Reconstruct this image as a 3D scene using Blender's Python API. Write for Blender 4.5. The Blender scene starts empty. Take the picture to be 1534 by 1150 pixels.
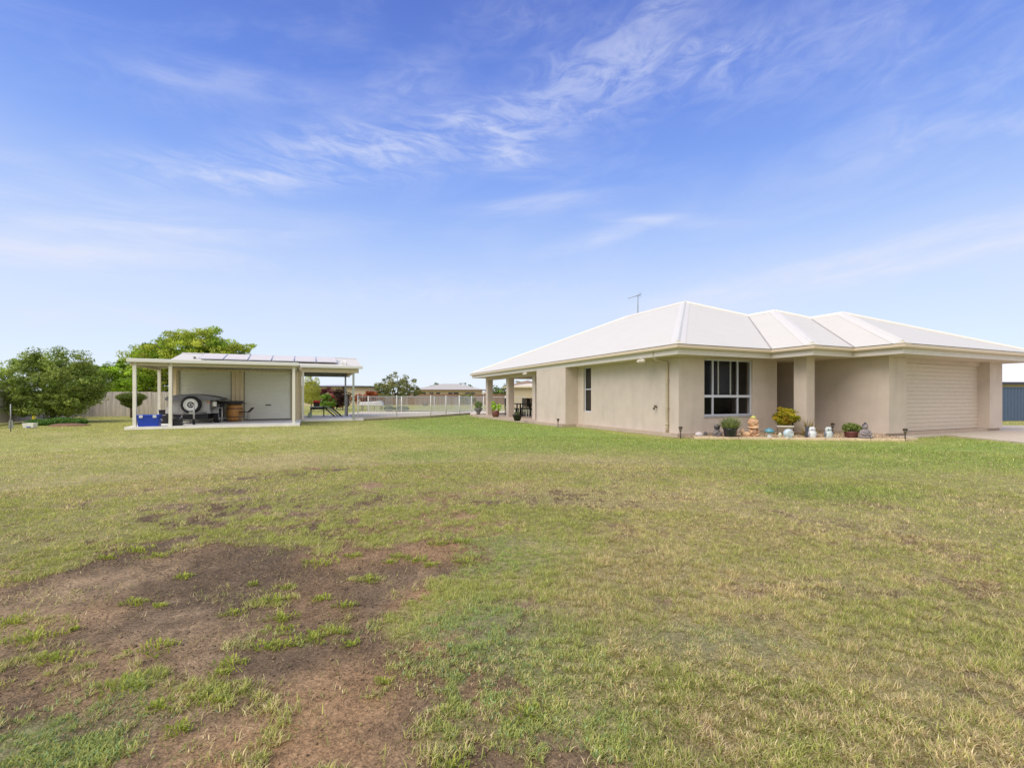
import bpy, math, random
import numpy as np
from mathutils import Vector, Matrix, Quaternion

random.seed(7); rng = np.random.default_rng(7)
R = math.radians
sc = bpy.context.scene
COL = sc.collection
CAMZ, F, YH = 1.24, 700.0, 595.37           # camera height (m), focal length and horizon of the photograph (px of 1534)
TH = R(23.541)                              # the house and the shed stand turned by this much
CT, ST = math.cos(TH), math.sin(TH)

def gp(px, py, z=0.0):
    """where the sight line of a measured photograph point meets the level z"""
    Y = (CAMZ - z) * F / (py - YH)
    return ((px - 767) / F * Y, Y)
def at(px, Y, z=0.0):
    return ((px - 767) / F * Y, Y, z)

# ------------------------------------------------------------------ materials
def lin(c):
    c = c / 255.0
    return c / 12.92 if c <= 0.04045 else ((c + 0.055) / 1.055) ** 2.4
def srgb(r, g, b, k=1.0):
    return (lin(r) * k, lin(g) * k, lin(b) * k)

MATS = {}
def mat(name, col, rough=0.7, var=0.12, scale=6.0, bump=0.0, bscale=40.0, metal=0.0, spec=0.5, stains=0.0, stretch=(1, 1, 1), coat=0.0):
    if name in MATS: return MATS[name]
    m = bpy.data.materials.new(name); m.use_nodes = True
    nt = m.node_tree; N = nt.nodes; L = nt.links
    b = N['Principled BSDF']
    b.inputs['Roughness'].default_value = rough
    b.inputs['Metallic'].default_value = metal
    b.inputs['Specular IOR Level'].default_value = spec
    if coat: b.inputs['Coat Weight'].default_value = coat
    tc = N.new('ShaderNodeTexCoord'); mp = N.new('ShaderNodeMapping')
    mp.inputs['Scale'].default_value = stretch
    L.new(tc.outputs['Object'], mp.inputs['Vector'])
    no = N.new('ShaderNodeTexNoise'); no.inputs['Scale'].default_value = scale; no.inputs['Detail'].default_value = 6
    L.new(mp.outputs['Vector'], no.inputs['Vector'])
    mr = N.new('ShaderNodeMapRange'); mr.inputs[1].default_value = 0.25; mr.inputs[2].default_value = 0.75
    mr.inputs[3].default_value = 1 - var; mr.inputs[4].default_value = 1 + var
    L.new(no.outputs['Fac'], mr.inputs[0])
    vm = N.new('ShaderNodeVectorMath'); vm.operation = 'SCALE'
    vm.inputs[0].default_value = col[:3]
    L.new(mr.outputs[0], vm.inputs['Scale'])
    last = vm.outputs['Vector']
    if stains:
        n2 = N.new('ShaderNodeTexNoise'); n2.inputs['Scale'].default_value = 1.3; n2.inputs['Detail'].default_value = 8
        m3 = N.new('ShaderNodeMapping'); m3.inputs['Scale'].default_value = (2.2, 2.2, 0.5)
        L.new(tc.outputs['Object'], m3.inputs['Vector']); L.new(m3.outputs['Vector'], n2.inputs['Vector'])
        r2 = N.new('ShaderNodeMapRange'); r2.inputs[1].default_value = 0.5; r2.inputs[2].default_value = 0.8
        r2.inputs[3].default_value = 1; r2.inputs[4].default_value = 1 - stains
        L.new(n2.outputs['Fac'], r2.inputs[0])
        v2 = N.new('ShaderNodeVectorMath'); v2.operation = 'SCALE'
        L.new(last, v2.inputs[0]); L.new(r2.outputs[0], v2.inputs['Scale']); last = v2.outputs['Vector']
    L.new(last, b.inputs['Base Color'])
    if bump:
        nb = N.new('ShaderNodeTexNoise'); nb.inputs['Scale'].default_value = bscale; nb.inputs['Detail'].default_value = 5
        L.new(mp.outputs['Vector'], nb.inputs['Vector'])
        bp = N.new('ShaderNodeBump'); bp.inputs['Strength'].default_value = bump; bp.inputs['Distance'].default_value = 0.02
        L.new(nb.outputs['Fac'], bp.inputs['Height']); L.new(bp.outputs['Normal'], b.inputs['Normal'])
    MATS[name] = m
    return m

def add_ribs(m, axis, pitch, strength, dist=0.01):
    """corrugations: a fine ridge pattern along one axis of the object"""
    nt = m.node_tree; N = nt.nodes; L = nt.links; b = N['Principled BSDF']
    tc = N.new('ShaderNodeTexCoord'); sp = N.new('ShaderNodeSeparateXYZ'); L.new(tc.outputs['Object'], sp.inputs[0])
    if axis == 'roof':
        sn = N.new('ShaderNodeSeparateXYZ'); L.new(tc.outputs['Normal'], sn.inputs[0])
        ax = N.new('ShaderNodeMath'); ax.operation = 'ABSOLUTE'; L.new(sn.outputs[0], ax.inputs[0])
        ay = N.new('ShaderNodeMath'); ay.operation = 'ABSOLUTE'; L.new(sn.outputs[1], ay.inputs[0])
        gt = N.new('ShaderNodeMath'); gt.operation = 'GREATER_THAN'; L.new(ax.outputs[0], gt.inputs[0]); L.new(ay.outputs[0], gt.inputs[1])
        mx = N.new('ShaderNodeMix'); L.new(gt.outputs[0], mx.inputs['Factor']); L.new(sp.outputs[0], mx.inputs[2]); L.new(sp.outputs[1], mx.inputs[3])
        src = mx.outputs[0]
    else:
        src = sp.outputs['XYZ'.index(axis)]
    mu = N.new('ShaderNodeMath'); mu.operation = 'MULTIPLY'; mu.inputs[1].default_value = 2 * math.pi / pitch; L.new(src, mu.inputs[0])
    si = N.new('ShaderNodeMath'); si.operation = 'SINE'; L.new(mu.outputs[0], si.inputs[0])
    bp = N.new('ShaderNodeBump'); bp.inputs['Strength'].default_value = strength; bp.inputs['Distance'].default_value = dist
    L.new(si.outputs[0], bp.inputs['Height'])
    if b.inputs['Normal'].is_linked:
        L.new(b.inputs['Normal'].links[0].from_socket, bp.inputs['Normal'])
    L.new(bp.outputs['Normal'], b.inputs['Normal'])

def leafmat(name, rough=0.6, trans=0.35):
    """foliage or grass: colour comes from the mesh attribute 'col'"""
    if name in MATS: return MATS[name]
    m = bpy.data.materials.new(name); m.use_nodes = True
    nt = m.node_tree; N = nt.nodes; L = nt.links
    b = N['Principled BSDF']; b.inputs['Roughness'].default_value = rough; b.inputs['Specular IOR Level'].default_value = 0.25
    at_ = N.new('ShaderNodeAttribute'); at_.attribute_name = 'col'
    L.new(at_.outputs['Color'], b.inputs['Base Color'])
    tr = N.new('ShaderNodeBsdfTranslucent')
    sc_ = N.new('ShaderNodeVectorMath'); sc_.operation = 'MULTIPLY'; sc_.inputs[1].default_value = (1.15, 1.2, 0.7)
    L.new(at_.outputs['Color'], sc_.inputs[0]); L.new(sc_.outputs['Vector'], tr.inputs['Color'])
    mx = N.new('ShaderNodeMixShader'); mx.inputs[0].default_value = trans
    L.new(b.outputs[0], mx.inputs[1]); L.new(tr.outputs[0], mx.inputs[2])
    L.new(mx.outputs[0], N['Material Output'].inputs['Surface'])
    MATS[name] = m
    return m

# ------------------------------------------------------------------ mesh building
class MB:
    def __init__(s): s.v = []; s.f = []; s.sm = []
    def add(s, vs, fs, smooth=False):
        o = len(s.v); s.v += [tuple(p) for p in vs]
        for q in fs: s.f.append(tuple(i + o for i in q)); s.sm.append(smooth)
        return s
    def box(s, x0, y0, z0, x1, y1, z1, c=0.0):
        if c <= 0:
            v = [(x0,y0,z0),(x1,y0,z0),(x1,y1,z0),(x0,y1,z0),(x0,y0,z1),(x1,y0,z1),(x1,y1,z1),(x0,y1,z1)]
            return s.add(v, [(3,2,1,0),(4,5,6,7),(0,1,5,4),(1,2,6,5),(2,3,7,6),(3,0,4,7)])
        # chamfered in plan and at the top
        def ring(d, z): return [(x0+d+c,y0+d,z),(x1-d-c,y0+d,z),(x1-d,y0+d+c,z),(x1-d,y1-d-c,z),(x1-d-c,y1-d,z),(x0+d+c,y1-d,z),(x0+d,y1-d-c,z),(x0+d,y0+d+c,z)]
        v = ring(0, z0) + ring(0, z1 - c) + ring(c, z1)
        f = [tuple(range(7, -1, -1)), tuple(range(16, 24))]
        for k in (0, 8):
            for i in range(8): j = (i + 1) % 8; f.append((k+i, k+j, k+8+j, k+8+i))
        return s.add(v, f)
    def prism(s, poly, z0, z1):
        n = len(poly)
        v = [(p[0], p[1], z0) for p in poly] + [(p[0], p[1], z1) for p in poly]
        f = [tuple(range(n-1, -1, -1)), tuple(range(n, 2*n))] + [(i, (i+1) % n, n+(i+1) % n, n+i) for i in range(n)]
        return s.add(v, f)
    def quad(s, *p): return s.add(p, [tuple(range(len(p)))])
    def tube(s, pts, rad, n=8, cap=True, smooth=True):
        pts = [Vector(p) for p in pts]
        if not hasattr(rad, '__len__'): rad = [rad] * len(pts)
        o = len(s.v); up = None
        for i, p in enumerate(pts):
            t = (pts[min(i+1, len(pts)-1)] - pts[max(i-1, 0)]).normalized()
            if up is None:
                up = Vector((0,0,1)) if abs(t.z) < 0.9 else Vector((1,0,0))
            a = t.cross(up).normalized(); b_ = a.cross(t).normalized(); up = b_
            for k in range(n):
                w = 2*math.pi*k/n
                s.v.append(tuple(p + (a*math.cos(w) + b_*math.sin(w))*rad[i]))
        for i in range(len(pts)-1):
            for k in range(n):
                k2 = (k+1) % n
                s.f.append((o+i*n+k, o+(i+1)*n+k, o+(i+1)*n+k2, o+i*n+k2)); s.sm.append(smooth)
        if cap:
            s.f.append(tuple(o+k for k in range(n))); s.sm.append(False)
            e = o+(len(pts)-1)*n
            s.f.append(tuple(e+k for k in range(n-1, -1, -1))); s.sm.append(False)
        return s
    def lathe(s, prof, c=(0,0,0), n=20, smooth=True, axis='z', sq=None, cap=True):
        """prof: (radius, height) from bottom to top"""
        o = len(s.v)
        for r, h in prof:
            for k in range(n):
                w = 2*math.pi*k/n; x, y = r*math.cos(w), r*math.sin(w)
                if sq: x *= sq[0]; y *= sq[1]
                if axis == 'z': q = (x, y, h)
                elif axis == 'y': q = (x, h, y)
                else: q = (h, x, y)
                s.v.append((c[0]+q[0], c[1]+q[1], c[2]+q[2]))
        for i in range(len(prof)-1):
            for k in range(n):
                k2 = (k+1) % n
                q = (o+i*n+k, o+i*n+k2, o+(i+1)*n+k2, o+(i+1)*n+k)
                if axis == 'y': q = q[::-1]
                s.f.append(q); s.sm.append(smooth)
        if not cap: return s
        s.f.append(tuple(o+k for k in range(n-1, -1, -1))); s.sm.append(False)
        e = o+(len(prof)-1)*n
        s.f.append(tuple(e+k for k in range(n))); s.sm.append(False)
        return s
    def ball(s, c, r, n=16, m=10, noise=0.0, sd=0):
        rx, ry, rz = (r, r, r) if not hasattr(r, '__len__') else r
        rr = random.Random(sd); o = len(s.v)
        ph = [rr.uniform(0, 6.28) for _ in range(6)]
        for i in range(m+1):
            a = math.pi*i/m - math.pi/2
            for k in range(n):
                w = 2*math.pi*k/n
                d = (math.cos(a)*math.cos(w), math.cos(a)*math.sin(w), math.sin(a))
                q = 1 + noise*(math.sin(3*d[0]+ph[0]) + math.sin(4*d[1]+ph[1]) + math.sin(3.5*d[2]+ph[2]) + 0.6*math.sin(7*d[0]+5*d[1]+ph[3]))
                s.v.append((c[0]+rx*d[0]*q, c[1]+ry*d[1]*q, c[2]+rz*d[2]*q))
        for i in range(m):
            for k in range(n):
                k2 = (k+1) % n
                s.f.append((o+i*n+k, o+i*n+k2, o+(i+1)*n+k2, o+(i+1)*n+k)); s.sm.append(True)
        return s
    def build(s, name, m, parent=None, bevel=0.0):
        me = bpy.data.meshes.new(name); me.from_pydata(s.v, [], s.f)
        me.polygons.foreach_set('use_smooth', s.sm); me.update()
        o = bpy.data.objects.new(name, me); COL.objects.link(o)
        if m is not None: me.materials.append(m)
        if parent is not None: o.parent = parent
        if bevel:
            md = o.modifiers.new('edge', 'BEVEL'); md.width = bevel; md.segments = 2; md.limit_method = 'ANGLE'; md.angle_limit = R(40)
        return o

def npmesh(name, verts, faces_flat, nside, m, cols=None, parent=None):
    """fast mesh from numpy: every face has nside corners; cols per vertex"""
    me = bpy.data.meshes.new(name)
    nv = len(verts); nl = len(faces_flat); nf = nl // nside
    me.vertices.add(nv); me.vertices.foreach_set('co', np.ascontiguousarray(verts, np.float32).ravel())
    me.loops.add(nl); me.loops.foreach_set('vertex_index', np.ascontiguousarray(faces_flat, np.int32))
    me.polygons.add(nf); me.polygons.foreach_set('loop_start', np.arange(0, nl, nside, dtype=np.int32))
    if cols is not None:
        a = me.color_attributes.new('col', 'FLOAT_COLOR', 'POINT')
        c4 = np.ones((nv, 4), np.float32); c4[:, :3] = cols
        a.data.foreach_set('color', c4.ravel())
    me.update(calc_edges=True)
    o = bpy.data.objects.new(name, me); COL.objects.link(o)
    me.materials.append(m)
    if parent is not None: o.parent = parent
    return o

def tag(o, label=None, cat=None, group=None, kind=None):
    if label: o['label'] = label
    if cat: o['category'] = cat
    if group: o['group'] = group
    if kind: o['kind'] = kind
    return o
def empty(name, loc, rz=0.0, label=None, cat=None, group=None):
    o = bpy.data.objects.new(name, None); COL.objects.link(o)
    o.location = loc if len(loc) == 3 else (loc[0], loc[1], 0); o.rotation_euler = (0, 0, rz); o.empty_display_size = 0.2
    return tag(o, label, cat, group)
def copy_tree(o, parent=None):
    c = o.copy(); COL.objects.link(c)
    if parent is not None: c.parent = parent
    for ch in [x for x in bpy.data.objects if x.parent == o]: copy_tree(ch, c)
    return c

# ------------------------------------------------------------------ numpy noise
_perm = np.random.default_rng(3).random((256, 256))
def vnoise(x, y):
    xi = np.floor(x).astype(int); yi = np.floor(y).astype(int); fx = x-xi; fy = y-yi
    fx = fx*fx*(3-2*fx); fy = fy*fy*(3-2*fy)
    g = lambda a, b: _perm[a & 255, b & 255]
    return (g(xi, yi)*(1-fx)+g(xi+1, yi)*fx)*(1-fy) + (g(xi, yi+1)*(1-fx)+g(xi+1, yi+1)*fx)*fy
def fbm(x, y, s, o=4, seed=0):
    t = 0; a = 0.5; n = 0; x = x*s+seed*17.3; y = y*s+seed*9.1
    for _ in range(o):
        t = t + a*vnoise(x, y); n += a; a *= 0.5; x = x*2.03+3.1; y = y*2.03+7.7
    return t/n
def sstep(a, b, x):
    t = np.clip((x-a)/(b-a), 0, 1); return t*t*(3-2*t)
def polydist(px, py, poly):
    """signed distance, positive inside"""
    d = np.full(px.shape, 1e9); ins = np.zeros(px.shape, bool); n = len(poly)
    for i in range(n):
        ax, ay = poly[i]; bx, by = poly[(i+1) % n]
        ex, ey = bx-ax, by-ay; wx, wy = px-ax, py-ay
        t = np.clip((wx*ex+wy*ey)/(ex*ex+ey*ey+1e-12), 0, 1)
        d = np.minimum(d, (wx-ex*t)**2+(wy-ey*t)**2)
        c = ((ay > py) != (by > py)) & (px < (bx-ax)*(py-ay)/(by-ay+1e-12)+ax)
        ins ^= c
    d = np.sqrt(d); return np.where(ins, d, -d)

# ------------------------------------------------------------------ the lawn: cover maps measured on the ground
def gpoly(pts): return [gp(x, y) for x, y in pts]
def gell(px, py, rx, ry):
    c = gp(px, py); a = gp(px, py-ry); b = gp(px, py+ry)
    return c[0], c[1], rx*c[1]/F, (a[1]-b[1])/2
BARE = gpoly([(-120,890),(-60,876),(0,862),(60,847),(110,838),(150,815),(215,806),(262,796),(300,800),(330,812),(400,815),(470,814),(520,797),(560,803),(610,797),(660,802),(700,815),
              (690,838),(650,852),(622,880),(578,905),(560,935),(590,960),(600,1000),(588,1035),(640,1070),(700,1100),(770,1130),(860,1180),(900,1260),(120,1260),(165,1150),(205,1095),
              (262,1060),(235,1015),(130,1040),(60,1022),(-60,1015),(-120,1005)])
INGRASS = [gell(*e) for e in [(18,945,72,28),(75,984,36,14),(60,1014,56,8),(105,1105,120,40),(10,1140,90,30),(458,958,62,14),(500,932,28,9),(420,928,24,8),(395,972,25,9),(235,1048,40,14),(640,905,35,14),(610,930,50,18),(575,945,30,10),(520,868,30,6),(405,895,24,6)]]
INBARE = [gell(*e) for e in [(350,737,55,9),(318,779,75,13),(440,768,70,12),(535,752,48,13),(480,785,90,12),(620,745,90,8),(400,712,90,5),(330,760,120,8),(700,790,50,10),(600,785,70,10),(280,732,60,5),(430,742,80,7),(560,727,60,5),(480,703,90,4),(650,772,50,7),(720,752,60,5),(250,775,40,6),(390,790,60,8),(655,965,42,14),(690,770,60,6),(560,775,60,6),(770,735,40,4),(830,1110,80,30),(760,1140,120,30),(790,912,28,9),(1160,877,22,7),(1440,945,40,12),(1320,803,45,7),(1270,815,40,6),(125,757,22,3),(980,880,30,8)]]
THIN = [gell(*e) for e in [(480,765,260,40),(620,830,120,30),(860,1090,120,70),(1300,808,120,20),(1120,860,140,30),(1440,950,90,30),(1000,870,110,35)]]
DRY = [gell(*e) for e in [(1330,1060,330,110),(1010,870,200,60),(1250,790,260,40),(960,740,260,22),(1130,980,200,70),(850,690,160,10),(300,690,300,14),(180,720,200,20),(1430,760,150,30),(900,1000,110,60)]]
CLOVER = [gell(*e) for e in [(735,985,150,95),(110,1090,150,70),(455,955,80,24),(720,830,90,30),(1050,960,120,35),(800,1070,140,50),(780,820,70,22)]]
RED = [gell(*e) for e in [(500,1050,110,70),(420,1120,170,60),(640,905,60,40),(655,965,50,20),(660,820,60,20)]]
LUSH = gpoly([(560,632),(700,622),(760,628),(1010,656),(1360,662),(1415,654),(1600,670),(1600,700),(1300,684),(1040,684),(820,668),(640,652)])
LUSH2 = [gell(*e) for e in [(635,682,60,7),(820,668,120,8),(1250,692,220,12),(1480,690,120,14),(1250,735,120,12)]]

def ells(x, y, L, soft=0.35):
    m = np.zeros(x.shape)
    for cx, cy, rx, ry in L:
        d = np.hypot((x-cx)/rx, (y-cy)/ry)
        m = np.maximum(m, 1-sstep(1-soft, 1+soft, d))
    return m
def cover(x, y):
    """bare soil, dryness, clover and lushness at ground points"""
    w1 = fbm(x, y, 1.6, 4, 1)-0.5; w2 = fbm(x, y, 6.0, 3, 2)-0.5; w3 = fbm(x, y, 17.0, 2, 3)-0.5
    sx = x + 0.5*w1 + 0.16*w2; sy = y + 0.5*(fbm(x, y, 1.6, 4, 5)-0.5) + 0.16*w3
    w4 = fbm(x, y, 3.2, 4, 6)-0.5
    pd = polydist(sx, sy, BARE)
    bare = sstep(-0.30, 0.28, np.minimum(pd, 0.5) + 1.3*w4*(1-0.55*sstep(0.0, 0.6, pd)) + 0.3*w2 + 0.25*w3)
    bare *= 1-0.55*ells(sx, sy, INGRASS, 0.5)*sstep(-0.14, 0.12, w2+0.7*w3+0.02)
    bare = np.maximum(bare, ells(sx, sy, INBARE, 0.7)*sstep(-0.08, 0.12, w2+0.7*w3+0.04))
    thin = ells(x, y, THIN, 0.6)*sstep(-0.02, 0.22, w1+0.8*w2)
    far = sstep(6, 14, np.hypot(x, y))
    thin = np.maximum(thin, (1-far)*0.75*sstep(0.10, 0.28, w1*0.8+w2))
    bare = np.clip(np.maximum(bare, 0.75*thin), 0, 1)
    n4 = fbm(x, y, 0.33, 4, 8)-0.5
    lush = np.maximum(sstep(-1.2, 1.6, polydist(x, y, LUSH)+3*n4), 0.8*ells(x, y, LUSH2, 0.6))
    dry = np.clip(ells(x, y, DRY, 0.7)*0.68 + 1.4*n4 + 1.3*w1 + 1.0*w2 + 0.06, 0, 1)*(1-0.85*lush)
    clov = np.clip(ells(sx, sy, CLOVER, 0.5)*(0.75+w1*1.6), 0, 1)
    return bare, dry, clov, lush
OLIVE = np.array(srgb(154,154,90)); LUSHC = np.array(srgb(124,148,70)); STRAW = np.array(srgb(184,172,124)); CLOV = np.array(srgb(130,141,104))
SOILD = np.array(srgb(103,88,71)); SOILL = np.array(srgb(168,144,115)); SOILR = np.array(srgb(156,125,93))
def mix(a, b, t): return a*(1-t[:, None])+b*t[:, None]
def turf_colour(dry, clov, lush):
    c = np.repeat(OLIVE[None], len(dry), 0)
    c = mix(c, STRAW*0.93, 0.72*dry); c = mix(c, LUSHC, 0.85*lush); return mix(c, CLOV, 0.8*clov)

def make_lawn():
    rad = 0.35*np.exp(np.linspace(0, math.log(4000/0.35), 430)); na = 620
    # angles denser to the front
    fr = np.linspace(-R(62), R(62), 460, endpoint=False); bk = np.linspace(R(62), 2*math.pi-R(62), na-460, endpoint=False)
    ang = np.concatenate([fr, bk])
    rr, aa = np.meshgrid(rad, ang, indexing='ij')
    x = (rr*np.sin(aa)).ravel(); y = (rr*np.cos(aa)).ravel()
    bare, dry, clov, lush = cover(x, y)
    h = (fbm(x, y, 0.5, 3, 11)-0.5)*0.05 + (fbm(x, y, 3.2, 3, 12)-0.5)*0.022
    h *= (1-sstep(8, 14, np.hypot(x, y)))
    h += 0.006*(1-bare) - 0.012
    z = h
    verts = np.stack([x, y, z], 1)
    verts = np.vstack([verts, [[0, 0, -0.01]]])
    n = len(ang); nr = len(rad)
    i, j = np.meshgrid(np.arange(nr-1), np.arange(n), indexing='ij')
    j2 = (j+1) % n
    q = np.stack([i*n+j, (i)*n+j2, (i+1)*n+j2, (i+1)*n+j], -1).reshape(-1, 4)
    tri = np.stack([q[:, [0, 2, 1]], q[:, [0, 3, 2]]], 1).reshape(-1)
    ctr = np.stack([np.full(n, nr*n), (np.arange(n)+1) % n, np.arange(n)], 1).reshape(-1)
    s1 = fbm(x, y, 1.2, 5, 21); s2 = fbm(x, y, 0.7, 4, 22); s3 = fbm(x, y, 8, 3, 23)
    soil = mix(np.repeat(SOILD[None], len(x), 0), SOILL, sstep(0.42, 0.72, s1*0.7+s3*0.3)*0.75)
    soil = mix(soil, SOILR, np.maximum(sstep(0.45, 0.7, s2)*0.55, 0.8*ells(x, y, RED, 0.6)))
    turf = turf_colour(dry, clov, lush)*(0.90+0.14*sstep(0.3, 0.7, fbm(x, y, 2.7, 4, 51))+0.10*sstep(0.3, 0.7, fbm(x, y, 9.0, 3, 52)))[:, None]
    near = 1-sstep(5, 16, np.hypot(x, y))
    turf = mix(turf, soil*0.55+STRAW*0.26, 0.62*near)          # thatch and soil show between the blades close by
    c = mix(turf, soil, sstep(0.15, 0.75, bare))
    cols = np.vstack([c, c[:1]])
    m = bpy.data.materials.new('lawn_soil_and_turf'); m.use_nodes = True
    nt = m.node_tree; N = nt.nodes; L = nt.links; b = N['Principled BSDF']
    b.inputs['Roughness'].default_value = 0.95; b.inputs['Specular IOR Level'].default_value = 0.15
    a = N.new('ShaderNodeAttribute'); a.attribute_name = 'col'
    tc = N.new('ShaderNodeTexCoord')
    n1 = N.new('ShaderNodeTexNoise'); n1.inputs['Scale'].default_value = 46; n1.inputs['Detail'].default_value = 7; n1.inputs['Roughness'].default_value = 0.7
    n2 = N.new('ShaderNodeTexNoise'); n2.inputs['Scale'].default_value = 7; n2.inputs['Detail'].default_value = 6; n2.inputs['Roughness'].default_value = 0.65
    for q_ in (n1, n2): L.new(tc.outputs['Object'], q_.inputs['Vector'])
    r1 = N.new('ShaderNodeMapRange'); r1.inputs[1].default_value = 0.28; r1.inputs[2].default_value = 0.72; r1.inputs[3].default_value = 0.5; r1.inputs[4].default_value = 1.55
    r2 = N.new('ShaderNodeMapRange'); r2.inputs[1].default_value = 0.3; r2.inputs[2].default_value = 0.7; r2.inputs[3].default_value = 0.76; r2.inputs[4].default_value = 1.26
    L.new(n1.outputs['Fac'], r1.inputs[0]); L.new(n2.outputs['Fac'], r2.inputs[0])
    n3 = N.new('ShaderNodeTexNoise'); n3.inputs['Scale'].default_value = 130; n3.inputs['Detail'].default_value = 4; L.new(tc.outputs['Object'], n3.inputs['Vector'])
    r3 = N.new('ShaderNodeMapRange'); r3.inputs[1].default_value = 0.3; r3.inputs[2].default_value = 0.7; r3.inputs[3].default_value = 0.6; r3.inputs[4].default_value = 1.4; L.new(n3.outputs['Fac'], r3.inputs[0])
    mu0 = N.new('ShaderNodeMath'); mu0.operation = 'MULTIPLY'; L.new(r1.outputs[0], mu0.inputs[0]); L.new(r3.outputs[0], mu0.inputs[1])
    mu = N.new('ShaderNodeMath'); mu.operation = 'MULTIPLY'; L.new(mu0.outputs[0], mu.inputs[0]); L.new(r2.outputs[0], mu.inputs[1])
    vs = N.new('ShaderNodeVectorMath'); vs.operation = 'SCALE'; L.new(a.outputs['Color'], vs.inputs[0]); L.new(mu.outputs[0], vs.inputs['Scale'])
    L.new(vs.outputs['Vector'], b.inputs['Base Color'])
    bp = N.new('ShaderNodeBump'); bp.inputs['Strength'].default_value = 0.8; bp.inputs['Distance'].default_value = 0.012
    L.new(n1.outputs['Fac'], bp.inputs['Height']); L.new(bp.outputs['Normal'], b.inputs['Normal'])
    o = npmesh('lawn_ground', verts, np.concatenate([tri, ctr]), 3, m, cols)
    o.data.polygons.foreach_set('use_smooth', np.ones(len(o.data.polygons), bool))
    tag(o, kind='structure')

# paved and planted areas where no grass grows
def uvw(u, v):
    return (HX + u*CT - v*ST, HY + u*ST + v*CT)
HX, HY = 5.2001, 14.5742                    # front left wall corner of the house
SX, SY = -14.98, 18.05                      # front left slab corner of the shed
def suv(u, v): return (SX + u*CT - v*ST, SY + u*ST + v*CT)
DRIVE = [gp(1357,657.5), gp(1385,654.6), gp(1416,652.8), gp(1450,656), gp(1510,661.8), gp(1600,672), (22.5, 9.0), (27.5, 9.5), (26.5, 19.2), uvw(13.3, 1.5), uvw(12.5,-2.0), uvw(6.0,-2.3), uvw(5.9,-2.95)]
BED = [uvw(0.12,-0.50), uvw(1.6,-1.32), uvw(3.3,-2.35), uvw(5.0,-3.42), uvw(5.72,-3.42), uvw(5.86,-2.75), uvw(5.8,1.4), uvw(4.4,1.4), uvw(4.4,-0.06), uvw(0.10,-0.06)]
HOUSEPLAN = [uvw(-0.9,5.7), uvw(-0.15,5.7), uvw(-0.15,-0.1), uvw(13,-2.7), uvw(13.2,17.9), uvw(-0.9,17.9)]
DECK = [gp(531,625.6,0.14), gp(643,621.8,0.14), gp(704,617.6,0.14), uvw(-0.9,17.6), (1.5, 38.6), (-11.8, 36.6), (-11.6, 33.0)]
SHEDPLAN = [suv(0,0), suv(6.17,0), suv(6.17,4.0), suv(9.3,4.0), suv(9.3,10.2), suv(0,10.2)]
NOGRASS = [DRIVE, BED, HOUSEPLAN, DECK, SHEDPLAN]

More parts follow.
